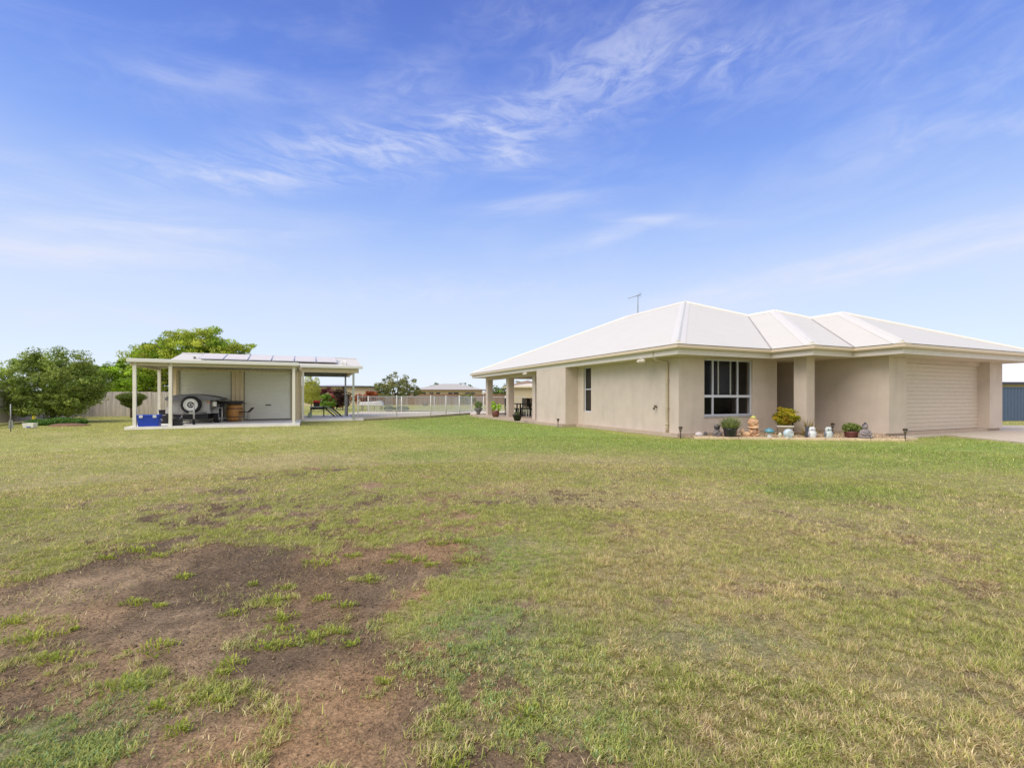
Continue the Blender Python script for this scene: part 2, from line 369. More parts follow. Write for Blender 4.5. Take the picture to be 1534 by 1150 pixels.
def make_grass():
    V = []; C = []; T = []; off = 0
    bands = [(0.55, 1.3, 9000, 0), (1.3, 2.4, 52000, 0), (2.4, 3.8, 40000, 1), (3.8, 5.5, 20000, 1), (5.5, 9.0, 6500, 1), (9.0, 15.0, 1500, 1), (15.0, 30.0, 330, 1), (30.0, 46.0, 70, 1)]
    for r0, r1, den, far in bands:
        amax = R(58)
        n = int(den*amax*(r1*r1-r0*r0))
        r = np.sqrt(rng.random(n)*(r1*r1-r0*r0)+r0*r0); a = (rng.random(n)*2-1)*amax
        # blades grow in tussocks
        x = r*np.sin(a); y = r*np.cos(a)
        bare, dry, clov, lush = cover(x, y)
        tuss = 0.78*fbm(x, y, 23.0, 2, 31)+0.22*fbm(x, y, 5.0, 3, 32)
        keep = rng.random(n) < np.clip((1-bare*0.985)*(0.36+1.2*sstep(0.38, 0.62, tuss)), 0.004, 1)*np.where(bare > 0.8, 0.3+5.0*sstep(0.50, 0.66, fbm(x, y, 2.6, 4, 33)), 1)
        for P in NOGRASS: keep &= polydist(x, y, P) < -0.02
        x, y, bare, dry, clov, lush, tuss = [q[keep] for q in (x, y, bare, dry, clov, lush, tuss)]
        n = len(x); r = np.hypot(x, y)
        isdry = rng.random(n) < np.clip(0.10+0.56*dry+0.22*sstep(0.46, 0.74, fbm(x, y, 6.0, 3, 53))+0.25*(bare > 0.5)-0.2*clov, 0, 0.85)
        isclov = (~isdry) & (rng.random(n) < 0.4*clov)
        col = turf_colour(dry*0.3, clov*0.3, lush)
        j = rng.random((n, 1))
        g2 = np.array(srgb(124,141,76)); g3 = np.array(srgb(168,166,98))
        col = col*(1-0.55)+0.55*(g2*(1-j)+g3*j)
        col[isclov] = (CLOV*np.array([0.92, 1.08, 1.0]))*(0.75+0.6*j[isclov])
        s_ = rng.random((n, 1)); sc2 = np.array(srgb(200,186,148)); sc3 = np.array(srgb(152,134,104))
        col[isdry] = (sc2*s_+sc3*(1-s_))[isdry]
        pv = 0.80+0.10*sstep(0.3, 0.62, fbm(x, y, 2.7, 4, 51))+0.42*sstep(0.36, 0.64, tuss)
        col *= rng.uniform(0.62, 1.34, (n, 1))*1.22*pv[:, None]
        L = rng.uniform(0.010, 0.034, n)*(0.66+0.62*sstep(0.36, 0.66, tuss))*(1+0.35*lush); L *= 1-0.35*ells(x, y, INGRASS+CLOVER, 0.6); L[isclov] *= 0.7
        W = np.maximum(rng.uniform(0.0011, 0.0024, n), r*0.0005); W[isclov] *= 1.7
        if far: L *= 1.1
        th = rng.random(n)*2*math.pi; lean = rng.uniform(0.5, 1.5, n); lean[isdry] += 0.15
        dx, dy = np.cos(th), np.sin(th); sx, sy = -dy, dx
        z0 = np.full(n, -0.02)
        hz = (fbm(x, y, 0.5, 3, 11)-0.5)*0.05 + (fbm(x, y, 3.2, 3, 12)-0.5)*0.022
        z0 = hz*(1-sstep(8, 14, r)) - 0.008
        hh = L*np.cos(lean*0.7); rr = L*np.sin(lean)
        b1 = np.stack([x-sx*W, y-sy*W, z0], 1); b2 = np.stack([x+sx*W, y+sy*W, z0], 1)
        tip = np.stack([x+dx*rr, y+dy*rr, z0+hh], 1)
        if not far:
            m1 = np.stack([x+dx*rr*0.35-sx*W*0.85, y+dy*rr*0.35-sy*W*0.85, z0+hh*0.68], 1)
            m2 = np.stack([x+dx*rr*0.35+sx*W*0.85, y+dy*rr*0.35+sy*W*0.85, z0+hh*0.68], 1)
            v = np.stack([b1, b2, m1, m2, tip], 1).reshape(-1, 3)
            k = np.arange(n)[:, None]*5+off
            t = (k+np.array([[0, 1, 3, 0, 3, 2, 2, 3, 4]])).reshape(-1); nv = 5
        else:
            v = np.stack([b1, b2, tip], 1).reshape(-1, 3); k = np.arange(n)[:, None]*3+off
            t = (k+np.array([[0, 1, 2]])).reshape(-1); nv = 3
        V.append(v); T.append(t); C.append(np.repeat(col, nv, 0)); off += len(v)
    o = npmesh('grass', np.vstack(V), np.concatenate(T), 3, leafmat('grass_blades', 0.7, 0.4), np.vstack(C))
    tag(o, kind='stuff')
    print('grass faces', len(o.data.polygons))

def make_weeds():
    """weed tufts and dead stalks scattered on the bare soil"""
    spots = [(160,835,26),(205,825,40),(236,833,30),(276,862,24),(414,897,44),(553,869,26),(480,896,26),(516,907,30),(350,916,24),(232,972,54),(310,1048,46),(790,1072,50),(676,1142,46),
             (576,1018,24),(345,995,40),(266,1092,36),(190,1030,60),(235,1058,40),(555,806,26),(598,833,26),(625,838,30),(645,846,22),(700,842,34),(584,842,18),(480,843,44),(430,878,20),(420,925,40),(420,943,34),
             (112,942,16),(200,900,30),(240,905,16),(525,965,22),(330,1010,26),(380,873,14),(50,955,60),(15,930,50),(85,985,40),(530,833,24),(690,812,30),(655,815,26),(470,955,40),(430,965,36),(500,945,36),(400,968,30)]
    V = []; C = []; T = []; off = 0
    for px, py, w in spots:
        cx, cy = gp(px, py-3); Rr = w*cy/F*0.5
        n = int(26+120*min(1, Rr/0.12))
        a = rng.random(n)*6.283; d = rng.random(n)**0.8*Rr*1.15
        x = cx+np.cos(a)*d*1.2; y = cy+np.sin(a)*d*0.8+0.3*d*np.cos(3*a+px)
        th = a+rng.normal(0, 0.7, n); L = rng.uniform(0.35, 1.0, n)*(0.022+0.15*Rr); lean = rng.uniform(0.3, 1.25, n)
        W = np.maximum(rng.uniform(0.0022, 0.004, n), cy*0.0006)
        dx, dy = np.cos(th), np.sin(th); sx, sy = -dy, dx
        z0 = (fbm(x, y, 0.5, 3, 11)-0.5)*0.05 + (fbm(x, y, 3.2, 3, 12)-0.5)*0.022 - 0.008
        hh = L*np.cos(lean*0.75); rr = L*np.sin(lean)
        b1 = np.stack([x-sx*W, y-sy*W, z0], 1); b2 = np.stack([x+sx*W, y+sy*W, z0], 1)
        m1 = np.stack([x+dx*rr*0.4-sx*W, y+dy*rr*0.4-sy*W, z0+hh*0.8], 1); m2 = np.stack([x+dx*rr*0.4+sx*W, y+dy*rr*0.4+sy*W, z0+hh*0.8], 1)
        tip = np.stack([x+dx*rr*1.15, y+dy*rr*1.15, z0+hh*0.95], 1)
        v = np.stack([b1, b2, m1, m2, tip], 1).reshape(-1, 3)
        k = np.arange(n)[:, None]*5+off
        T.append((k+np.array([[0, 1, 3, 0, 3, 2, 2, 3, 4]])).reshape(-1))
        j = rng.random((n, 1)); base = np.array(srgb(122,138,60))*(1-j)+np.array(srgb(172,172,86))*j
        base *= rng.uniform(0.8, 1.3, (n, 1))*1.25; V.append(v); C.append(np.repeat(base, 5, 0)); off += len(v)
    # short dead stalks and litter lying on the soil
    n = 200000; a = (rng.random(n)*2-1)*R(56); r = np.sqrt(rng.random(n)*(6.5**2-1.0)+1.0); x = r*np.sin(a); y = r*np.cos(a)
    bare = cover(x, y)[0]; k_ = (bare > 0.35) & (rng.random(n) < 0.3+0.7*sstep(0.4, 0.6, fbm(x, y, 2.2, 3, 41))); x, y, r = x[k_], y[k_], r[k_]; n = len(x)
    th = rng.random(n)*6.283; L = rng.uniform(0.008, 0.036, n); W = np.maximum(0.0008, r*0.00034)
    z0 = (fbm(x, y, 0.5, 3, 11)-0.5)*0.05 + (fbm(x, y, 3.2, 3, 12)-0.5)*0.022 - 0.009
    dx, dy = np.cos(th), np.sin(th); sx, sy = -dy, dx; up = rng.uniform(0, 0.35, n)*L
    v = np.stack([np.stack([x-sx*W, y-sy*W, z0], 1), np.stack([x+sx*W, y+sy*W, z0], 1), np.stack([x+dx*L, y+dy*L, z0+0.003+up], 1)], 1).reshape(-1, 3)
    T.append((np.arange(n)[:, None]*3+off+np.array([[0, 1, 2]])).reshape(-1))
    j = rng.random((n, 1)); c = np.where(rng.random((n, 1)) < 0.45, np.array(srgb(204,172,132))*(0.5+0.5*j), np.array(srgb(70,56,44))*(0.6+0.6*j))
    V.append(v); C.append(np.repeat(c, 3, 0))
    o = npmesh('weeds', np.vstack(V), np.concatenate(T), 3, leafmat('grass_blades'), np.vstack(C)); tag(o, kind='stuff')

def make_crumbs():
    g = np.random.default_rng(77); n = 26000; a = (g.random(n)*2-1)*R(56); r = np.sqrt(g.random(n)*(6.5**2-0.8)+0.8); x = r*np.sin(a); y = r*np.cos(a)
    k = (cover(x, y)[0] > 0.45) & (g.random(n) < 0.12+0.9*sstep(0.45, 0.65, fbm(x, y, 3.0, 3, 61))); x, y = x[k], y[k]; n = len(x)
    z = (fbm(x, y, 0.5, 3, 11)-0.5)*0.05 + (fbm(x, y, 3.2, 3, 12)-0.5)*0.022 - 0.011
    s_ = g.uniform(0.0018, 0.0062, n)*np.where(g.random(n) < 0.06, 1.9, 1.0)
    ico = np.array([(1,0,0),(-1,0,0),(0,1,0),(0,-1,0),(0,0,1),(0,0,-1)], float); fi = np.array([(0,2,4),(2,1,4),(1,3,4),(3,0,4),(2,0,5),(1,2,5),(3,1,5),(0,3,5)])
    V = ico[None]*s_[:, None, None]*g.uniform(.55, 1.4, (n, 6, 1))*np.array([1, 1, .7])+np.stack([x, y, z+s_*0.4], 1)[:, None]
    j = g.random((n, 1)); C = (SOILD*0.8*(1-j)+SOILL*j)*g.uniform(.7, 1.25, (n, 1))
    o = npmesh('soil_crumbs', V.reshape(-1, 3), (np.arange(n)[:, None, None]*6+fi[None]).reshape(-1), 3, leafmat('crumb_soil', .95, 0.0), np.repeat(C, 6, 0))
    tag(o, 'small crumbs and pebbles on the bare soil', 'soil', kind='stuff')
make_lawn(); make_grass(); make_weeds(); make_crumbs()

# ------------------------------------------------------------------ sky, sun, camera
EXPO = 1.2
SUN_AZ, SUN_EL = R(-128), R(52)             # from the left and a little behind the camera, veiled by high cloud
def make_world():
    w = bpy.data.worlds.new('World'); sc.world = w; w.use_nodes = True
    nt = w.node_tree; N = nt.nodes; L = nt.links
    bg = N['Background']; bg.inputs['Strength'].default_value = 0.1
    sky = N.new('ShaderNodeTexSky'); sky.sky_type = 'NISHITA'; sky.sun_disc = False
    sky.sun_elevation = SUN_EL; sky.sun_rotation = SUN_AZ; sky.air_density = 1.0; sky.dust_density = 0.4; sky.ozone_density = 2.5
    tc = N.new('ShaderNodeTexCoord'); sp = N.new('ShaderNodeSeparateXYZ'); L.new(tc.outputs['Generated'], sp.inputs[0])
    def M(op, a, b=None, c=None):
        n = N.new('ShaderNodeMath'); n.operation = op
        for i, q in enumerate((a, b, c)):
            if q is None: continue
            if isinstance(q, (int, float)): n.inputs[i].default_value = q
            else: L.new(q, n.inputs[i])
        return n.outputs[0]
    el = M('ARCSINE', sp.outputs[2]); az = M('ARCTAN2', sp.outputs[0], sp.outputs[1])
    # clear-sky colour by height above the horizon (radiance at background strength 0.1)
    k = 1/(0.1*2**EXPO)
    rp = N.new('ShaderNodeValToRGB'); L.new(M('DIVIDE', el, math.pi/2), rp.inputs[0])
    stops = [(-0.02, (226,238,253)), (0.02, (230,240,254)), (0.055, (221,235,254)), (0.125, (206,223,254)), (0.20, (172,199,252)), (0.27, (136,171,246)), (0.35, (108,144,232)), (0.44, (93,123,211)), (0.62, (74,100,186)), (1.0, (52,82,160))]
    e = rp.color_ramp.elements
    while len(e) < len(stops): e.new(0.5)
    for q, (p, c) in zip(e, stops): q.position = max(p, 0); q.color = (*srgb(*c), 1)
    rs = N.new('ShaderNodeVectorMath'); rs.operation = 'SCALE'; rs.inputs['Scale'].default_value = k; L.new(rp.outputs[0], rs.inputs[0])
    mx = N.new('ShaderNodeMix'); mx.data_type = 'RGBA'; mx.inputs[0].default_value = 0.92
    L.new(sky.outputs[0], mx.inputs[6]); L.new(rs.outputs['Vector'], mx.inputs[7])
    # cirrus: streaky noise inside soft patches placed by bearing and height
    cv = N.new('ShaderNodeCombineXYZ'); L.new(az, cv.inputs[0]); L.new(el, cv.inputs[1])
    def patch(px, py, wx, wy, rot, amp):
        a0 = math.atan2(px-767, F); e0 = math.atan((YH-py)/math.hypot(F, px-767))
        sub = N.new('ShaderNodeVectorMath'); sub.operation = 'SUBTRACT'; L.new(cv.outputs[0], sub.inputs[0]); sub.inputs[1].default_value = (a0, e0, 0)
        ro = N.new('ShaderNodeVectorRotate'); ro.rotation_type = 'Z_AXIS'; ro.inputs['Angle'].default_value = R(-rot); L.new(sub.outputs[0], ro.inputs['Vector'])
        dv = N.new('ShaderNodeVectorMath'); dv.operation = 'MULTIPLY'; dv.inputs[1].default_value = (F/wx, F/wy, 0); L.new(ro.outputs[0], dv.inputs[0])
        le = N.new('ShaderNodeVectorMath'); le.operation = 'LENGTH'; L.new(dv.outputs[0], le.inputs[0])
        mr = N.new('ShaderNodeMapRange'); mr.interpolation_type = 'SMOOTHSTEP'; mr.inputs[1].default_value = 1.1; mr.inputs[2].default_value = 0.0; mr.inputs[3].default_value = 0; mr.inputs[4].default_value = amp
        L.new(le.outputs['Value'], mr.inputs[0]); return mr.outputs[0]
    def streaks(rot, sx, sy, lo, hi, seed, dist=0.6, det=8):
        mp = N.new('ShaderNodeMapping'); mp.inputs['Rotation'].default_value = (0, 0, R(-rot)); mp.inputs['Location'].default_value = (seed, seed*0.7, 0)
        mp.vector_type = 'TEXTURE'; mp.inputs['Scale'].default_value = (1/sx, 1/sy, 1)
        mp.inputs['Rotation'].default_value = (0, 0, R(rot)); L.new(cv.outputs[0], mp.inputs[0])
        no = N.new('ShaderNodeTexNoise'); no.inputs['Scale'].default_value = 1; no.inputs['Detail'].default_value = det; no.inputs['Roughness'].default_value = 0.62; no.inputs['Distortion'].default_value = dist
        L.new(mp.outputs[0], no.inputs['Vector'])
        mr = N.new('ShaderNodeMapRange'); mr.interpolation_type = 'SMOOTHSTEP'; mr.inputs[1].default_value = lo; mr.inputs[2].default_value = hi; L.new(no.outputs['Fac'], mr.inputs[0]); return mr.outputs[0]
    fine = streaks(-5, 10, 46, 0.34, 0.70, 1.7, 0.8)
    wispy = streaks(8, 12, 30, 0.33, 0.70, 4.1, 0.9)
    flat = streaks(4, 4, 30, 0.36, 0.70, 7.3, 0.4)
    veil = streaks(10, 3, 9, 0.42, 0.78, 9.9, 0.6)
    def total(L_):
        t = None
        for q in L_: t = q if t is None else M('MAXIMUM', t, q)
        return t
    A = total([patch(560,226,240,52,10,1.0), patch(735,192,170,50,4,1.0), patch(360,262,200,34,10,0.95), patch(740,215,150,44,-12,.9)])
    B = total([patch(920,112,190,80,8,.8), patch(850,125,100,60,16,0.7), patch(1020,92,150,50,-4,0.7), patch(975,35,120,45,20,0.6), patch(600,130,140,40,22,0.3), patch(780,30,160,40,6,0.3)])
    Cc = total([patch(1290,400,420,30,7,1.0), patch(1460,372,230,18,6,1.2), patch(1180,415,300,16,7,.8), patch(820,305,180,16,4,0.6), patch(990,330,130,14,-8,0.6), patch(220,345,260,30,8,0.8), patch(90,375,240,38,8,0.95), patch(195,470,190,15,-8,0.75), patch(40,475,160,22,8,0.6), patch(60,255,150,26,-14,0.4), patch(370,125,140,26,4,0.35), patch(280,118,110,18,2,0.3), patch(900,355,150,18,12,0.5), patch(120,300,260,26,6,0.4)])
    D = total([patch(1370,200,140,46,8,0.28), patch(1250,60,240,70,4,0.25), patch(1480,130,140,70,0,0.25), patch(1390,60,160,50,10,0.2), patch(640,440,420,40,3,0.45), patch(1150,430,420,60,5,0.35), patch(330,400,300,40,4,0.25), patch(1520,185,90,18,-10,0.4), patch(170,110,200,40,0,0.12)])
    tot = M('ADD', M('MULTIPLY', A, M('MULTIPLY_ADD', fine, 0.75, 0.12)), M('MULTIPLY', B, M('MULTIPLY_ADD', wispy, 0.72, 0.14)))
    tot = M('ADD', tot, M('MULTIPLY', Cc, M('MULTIPLY_ADD', flat, 0.85, 0.32)))
    tot = M('ADD', tot, M('MULTIPLY', D, M('MULTIPLY_ADD', wispy, .9, .1)))
    tot = M('ADD', tot, M('MULTIPLY', veil, 0.22))
    fac = M('MINIMUM', M('MULTIPLY', tot, 0.74), 0.85)
    hi = N.new('ShaderNodeMapRange'); hi.interpolation_type = 'SMOOTHSTEP'; hi.inputs[1].default_value = R(50); hi.inputs[2].default_value = R(72); L.new(el, hi.inputs[0])
    rear = N.new('ShaderNodeMapRange'); rear.interpolation_type = 'SMOOTHSTEP'; rear.inputs[1].default_value = 0.02; rear.inputs[2].default_value = -0.45; L.new(sp.outputs[1], rear.inputs[0])
    cn = N.new('ShaderNodeTexNoise'); cn.inputs['Scale'].default_value = 3.2; cn.inputs['Detail'].default_value = 6; L.new(tc.outputs['Generated'], cn.inputs['Vector'])
    cm = N.new('ShaderNodeMapRange'); cm.inputs[1].default_value = 0.36; cm.inputs[2].default_value = 0.62; cm.inputs[3].default_value = 0.45; cm.inputs[4].default_value = 1.0; L.new(cn.outputs['Fac'], cm.inputs[0])
    fill_cloud = M('MULTIPLY', M('MAXIMUM', hi.outputs[0], rear.outputs[0]), cm.outputs[0])  # unseen bright cloud added overhead and behind the camera as neutral fill light
    fac = M('MAXIMUM', fac, fill_cloud)
    cl = N.new('ShaderNodeMix'); cl.data_type = 'RGBA'; L.new(fac, cl.inputs[0]); L.new(mx.outputs[2], cl.inputs[6])
    cw = N.new('ShaderNodeMix'); cw.data_type = 'RGBA'; L.new(M('MAXIMUM', hi.outputs[0], rear.outputs[0]), cw.inputs[0])
    cw.inputs[6].default_value = (*[q*k for q in srgb(226,232,252)], 1); cw.inputs[7].default_value = (0.98*k, 0.95*k, 0.90*k, 1); L.new(cw.outputs[2], cl.inputs[7])
    L.new(cl.outputs[2], bg.inputs['Color'])
make_world()
sd = bpy.data.lights.new('sun', 'SUN'); sd.energy = 1.35; sd.angle = R(55); sd.color = (1.0, 0.92, 0.80)
so = bpy.data.objects.new('sun', sd); COL.objects.link(so)
so.rotation_euler = Vector((-math.cos(SUN_EL)*math.sin(SUN_AZ), -math.cos(SUN_EL)*math.cos(SUN_AZ), -math.sin(SUN_EL))).to_track_quat('-Z', 'Y').to_euler()

cd = bpy.data.cameras.new('camera'); cd.sensor_width = 36; cd.lens = 36*F/1534; cd.shift_y = (YH-575)/1534; cd.clip_start = 0.05; cd.clip_end = 9000
co = bpy.data.objects.new('camera', cd); COL.objects.link(co); co.location = (0, 0, CAMZ); co.rotation_euler = (R(90), 0, 0); sc.camera = co
sc.view_settings.view_transform = 'Standard'; sc.view_settings.look = 'None'; sc.view_settings.gamma = 1; sc.view_settings.use_curve_mapping = False
sc.view_settings.exposure = EXPO
sc.cycles.max_bounces = 8; sc.cycles.transparent_max_bounces = 12

# ------------------------------------------------------------------ common materials
RENDER = mat('beige_render', srgb(205,191,179), 0.85, 0.06, 2.6, 0.2, 90, stains=0.11)
ROOFW = mat('white_steel_roof', srgb(219,214,202), 0.45, 0.02, 1.2, spec=0.4, stains=0.04); add_ribs(ROOFW, 'roof', 0.19, 0.11)
CAP = mat('white_ridge_cap', srgb(226,221,211), 0.4, 0.02)  # lighter than the roof: the brighter light on the caps is in the colour
GUT = mat('beige_gutter', srgb(216,198,174), 0.4, 0.04)
FASC = mat('pale_grey_fascia', srgb(214,206,198), 0.5, 0.04)
SOFF = mat('soffit_paint', srgb(208,194,178), 0.8, 0.03)
VALLEY = mat('valley_steel', srgb(172,164,158), 0.5, 0.1)
ALU = mat('silver_window_frame', srgb(208,211,224), 0.4, 0.04)
GLASS = mat('dark_glass', (0.008, 0.009, 0.012), 0.03, 0.0, spec=0.8)
CONC = mat('concrete', srgb(190,184,176), 0.9, 0.09, 2.5, 0.15, 60, stains=0.12)
CONCL = mat('pale_concrete', srgb(246,242,236), 0.85, 0.06, 2.0, 0.1, 60, stains=0.08)
DARK = mat('black_plastic', srgb(38,38,42), 0.5, 0.1)
BLK = mat('black_rubber', srgb(30,30,32), 0.8, 0.1)
STEEL = mat('galvanised_steel', srgb(150,152,152), 0.45, 0.12, 8, metal=0.6)
WHITE = mat('white_paint', srgb(232,232,228), 0.5, 0.04)
BARK = mat('bark', srgb(98,82,66), 0.9, 0.25, 12, 0.5, 25)
BROWND = mat('dark_brown_door', srgb(66,54,48), 0.5, 0.1)

# ------------------------------------------------------------------ the house
def offset(poly, d):
    """move the sides of an anticlockwise polygon inwards by d"""
    n = len(poly); out = []
    for i in range(n):
        a, b, c = Vector(poly[i-1]), Vector(poly[i]), Vector(poly[(i+1) % n])
        e1 = (b-a).normalized(); e2 = (c-b).normalized(); n1 = Vector((-e1.y, e1.x)); n2 = Vector((-e2.y, e2.x))
        k = d/(1+n1.dot(n2)); q = b+(n1+n2)*k; out.append((q.x, q.y))
    return out
def rings(mb, loops):
    """loops: lists of (x,y,z), all of one length, joined in order"""
    n = len(loops[0]); vs = [p for l in loops for p in l]; fs = []
    for k in range(len(loops)-1):
        for i in range(n): fs.append((k*n+i, k*n+(i+1) % n, (k+1)*n+(i+1) % n, (k+1)*n+i))
    return mb.add(vs, fs)
SLAB, SOF, GUTT, PITCH = 0.124, 2.524, 2.796, 0.435
OUT = [(-.728,-.728),(3.216,-.728),(3.216,-2.125),(5.136,-2.125),(5.136,-3.482),(13.8,-3.482),(13.8,18.393),(-.728,18.393)]
def rz(d): return GUTT+0.012+d*PITCH

def hipcap(mb, a, b, n1, n2, w=0.22):
    a, b = Vector(a), Vector(b); d = (b-a).normalized(); n1 = Vector(n1).normalized(); n2 = Vector(n2).normalized(); up = (n1+n2).normalized()
    s1 = n1.cross(d).normalized(); s2 = n2.cross(d).normalized()
    if s1.dot(n2) > 0: s1 = -s1                                   # s1 runs down plane 1, away from the ridge
    if s2.dot(n1) > 0: s2 = -s2
    sec = lambda p: [p+s1*w+n1*0.002, p+s1*w+n1*0.016, p+s1*0.06+n1*0.02, p+s1*0.03+up*0.055, p+up*0.07, p+s2*0.03+up*0.055, p+s2*0.06+n2*0.02, p+s2*w+n2*0.016, p+s2*w+n2*0.002]
    A, B = sec(a), sec(b); n = len(A)
    mb.add(A+B, [(i, i+1, n+i+1, n+i) for i in range(n-1)]+[tuple(range(n)), tuple(range(2*n-1, n-1, -1))])

def make_house():
    H = empty('house', (HX, HY, 0), TH, 'single storey beige rendered house with a white hipped steel roof and double garage', 'house')
    # walls as solid blocks (0.2 m thick shells are enough: the rooms are dark behind the glass)
    w = MB(); T_ = 0.22
    wz0, wz1 = SLAB, SOF
    wb = lambda u0, v0, u1, v1, z0=wz0, z1=wz1: w.box(u0, v0, z0, u1, v1, z1)
    # front bedroom wall with its window opening (u 1.058..3.195, z .655..2.49)
    WU0, WU1, WZ0, WZ1 = 1.06, 3.24, 0.655, 2.485
    wb(0, 0, WU0, T_); wb(WU1, 0, 4.44, T_); wb(WU0, 0, WU1, T_, wz0, WZ0); wb(WU0, 0, WU1, T_, WZ1, wz1)
    # left wall with its narrow window (v 4.90..5.52)
    LV0, LV1, LZ0, LZ1 = 4.93, 5.50, 0.65, 2.495
    wb(0, T_, T_, LV0); wb(0, LV1, T_, 5.94); wb(0, LV0, T_, LV1, wz0, LZ0); wb(0, LV0, T_, LV1, LZ1, wz1)
    wb(-.615, 5.94, T_, 5.94+T_); wb(-.615, 5.94+T_, -.615+T_, 8.68); wb(-.615+T_, 8.46, 4.5, 8.68)
    wb(4.28, 8.68, 4.5, 17.66)
    # entry recess
    wb(4.22, T_, 4.44, 1.7); wb(4.44, 1.5, 4.62, 1.7); wb(4.62, 1.5, 5.60, 1.7, 2.25, wz1); wb(5.60, 1.5, 5.854, 1.7)
    # garage
    wb(5.854, -2.703, 6.074, 8.0); wb(6.074, -2.703, 6.80, -2.10); wb(6.80, -2.45, 11.98, -2.20, 2.38, wz1)
    wb(11.98, -2.703, 12.886, -2.10); wb(12.66, -2.10, 12.886, 17.66); wb(4.5, 17.44, 12.66, 17.66)
    w.build('wall', RENDER, H)
    f = MB(); f.prism([(0.02,0.3),(4.2,0.3),(4.2,1.9),(5.8,1.9),(5.8,8.3),(0.3,8.3)], SLAB-0.06, SLAB+0.004); f.build('floor', mat('dark_floor', srgb(70,62,56), 0.7), H)
    # roof
    a1, a2, a3 = 7.264, 5.292, 4.332
    P = lambda u, v, d: (u, v, rz(d))
    e0 = 0.03
    def E(u, v): return (u, v, rz(0))
    apA, apB = P(6.536,6.536,a1), P(6.536,11.129,a1)
    apC, apC2 = P(8.508,3.167,a2), P(8.508,4.564,a2)
    apD, apD2 = P(9.468,.85,a3), P(9.468,2.207,a3)
    O = offset(OUT, e0); o = [(p[0], p[1], rz(e0)) for p in O]
    r = MB()
    r.quad(o[0], apA, apB, o[7]); r.quad(o[0], o[1], apC2, apA); r.quad(o[1], o[2], apC, apC2)
    r.quad(o[2], o[3], apD2, apC); r.quad(o[3], o[4], apD, apD2); r.quad(o[4], o[5], apD); r.quad(o[7], apB, o[6])
    r.quad(o[5], o[6], apB, apA, apC2, apC, apD2, apD)
    r.build('roof', ROOFW, H)
    nL, nF, nR, nB = (-PITCH, 0, 1), (0, -PITCH, 1), (PITCH, 0, 1), (0, PITCH, 1)
    for a, b, p, q in ((o[0], apA, nL, nF), (o[2], apC, nL, nF), (o[4], apD, nL, nF), (o[5], apD, nR, nF), (apD2, apC, nF, nR), (apC2, apA, nF, nR), (o[7], apB, nL, nB), (apA, apB, nL, nR), (apC, apC2, nL, nR), (apD, apD2, nL, nR)):
        if a in o: a = tuple(Vector(a).lerp(Vector(b), 0.022))
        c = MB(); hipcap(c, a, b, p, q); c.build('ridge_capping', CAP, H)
    for a, b in ((o[1], apC2), (o[3], apD2)):
        c = MB(); a_, b_ = Vector(a), Vector(b); s = 0.022
        up = Vector((0, 0, 0.012))
        c.quad(a_+Vector((-s*.4, s, s*.3))+up, a_+Vector((s, -s*.4, s*.3))+up, b_+Vector((s, -s*.4, s*.3))+up, b_+Vector((-s*.4, s, s*.3))+up)
        c.build('valley_flashing', VALLEY, H)
    # gutter, fascia, soffit
    g = MB(); prof = [(0.10, GUTT-0.008), (0.012, GUTT-0.03), (0.012, GUTT), (0.0, GUTT), (0.0, GUTT-0.075), (0.022, GUTT-0.108), (0.10, GUTT-0.108), (0.115, GUTT-0.10)]
    rings(g, [[(x, y, z) for x, y in offset(OUT, d)] for d, z in prof][::-1]); g.build('gutter', GUT, H)
    g = MB(); rings(g, [[(x, y, z) for x, y in offset(OUT, d)] for d, z in ((0.14, SOF+0.01), (0.14, SOF-0.002), (0.118, SOF-0.002), (0.118, GUTT-0.02))]); g.build('fascia', FASC, H)
    g = MB(); S = offset(OUT, 0.139); g.add([(x, y, SOF) for x, y in S], [tuple(range(len(S)-1, -1, -1))]); g.build('soffit', SOFF, H)
    # slab: floor level of house, patio and porch, its edge showing as a narrow path
    s = MB(); s.prism([(-.16,-.12),(4.3,-.12),(4.3,.4),(5.80,.4),(5.80,-2.62),(12.9,-2.62),(12.9,17.9),(-.86,17.9),(-.86,5.82),(-.16,5.82)], 0.0, SLAB); s.build('slab', mat('slab_concrete', srgb(186,168,152), 0.9, 0.1, 3, 0.1, 60, stains=0.1), H)
    # patio columns and porch pier
    for v in (10.05, 13.53, 16.94):
        c = MB(); c.box(0.0, v, SLAB, 0.36, v+0.36, SOF); c.build('column', RENDER, H)
    c = MB(); c.box(3.944, -1.397, SLAB, 4.33, -1.0+0.03, SOF); c.build('column', RENDER, H)
    b = MB(); b.box(0.03, 9.0, SOF-0.16, 0.33, 17.28, SOF-0.001); b.build('patio_beam', SOFF, H)
    # garage door: ribbed panels
    d = MB(); z = SLAB+0.012; k = 0
    while z < 2.38-0.01:
        z2 = min(z+0.118, 2.378); d.box(6.74, -2.372, z, 12.03, -2.33, z2); d.box(6.74, -2.357, z2, 12.03, -2.33, z2+0.014); z = z2+0.014
    d.build('garage_door', mat('garage_door_paint', srgb(208,195,180), 0.55, 0.04), H)
    # entry door
    e = MB(); e.box(4.64, 1.56, SLAB+.01, 5.58, 1.60, 2.25); fr = e.build('front_door', BROWND, H)
    hd = MB(); hd.tube([(4.75,1.53,1.05),(4.75,1.53,1.3)], 0.014); hd.build('handle', ALU, fr)
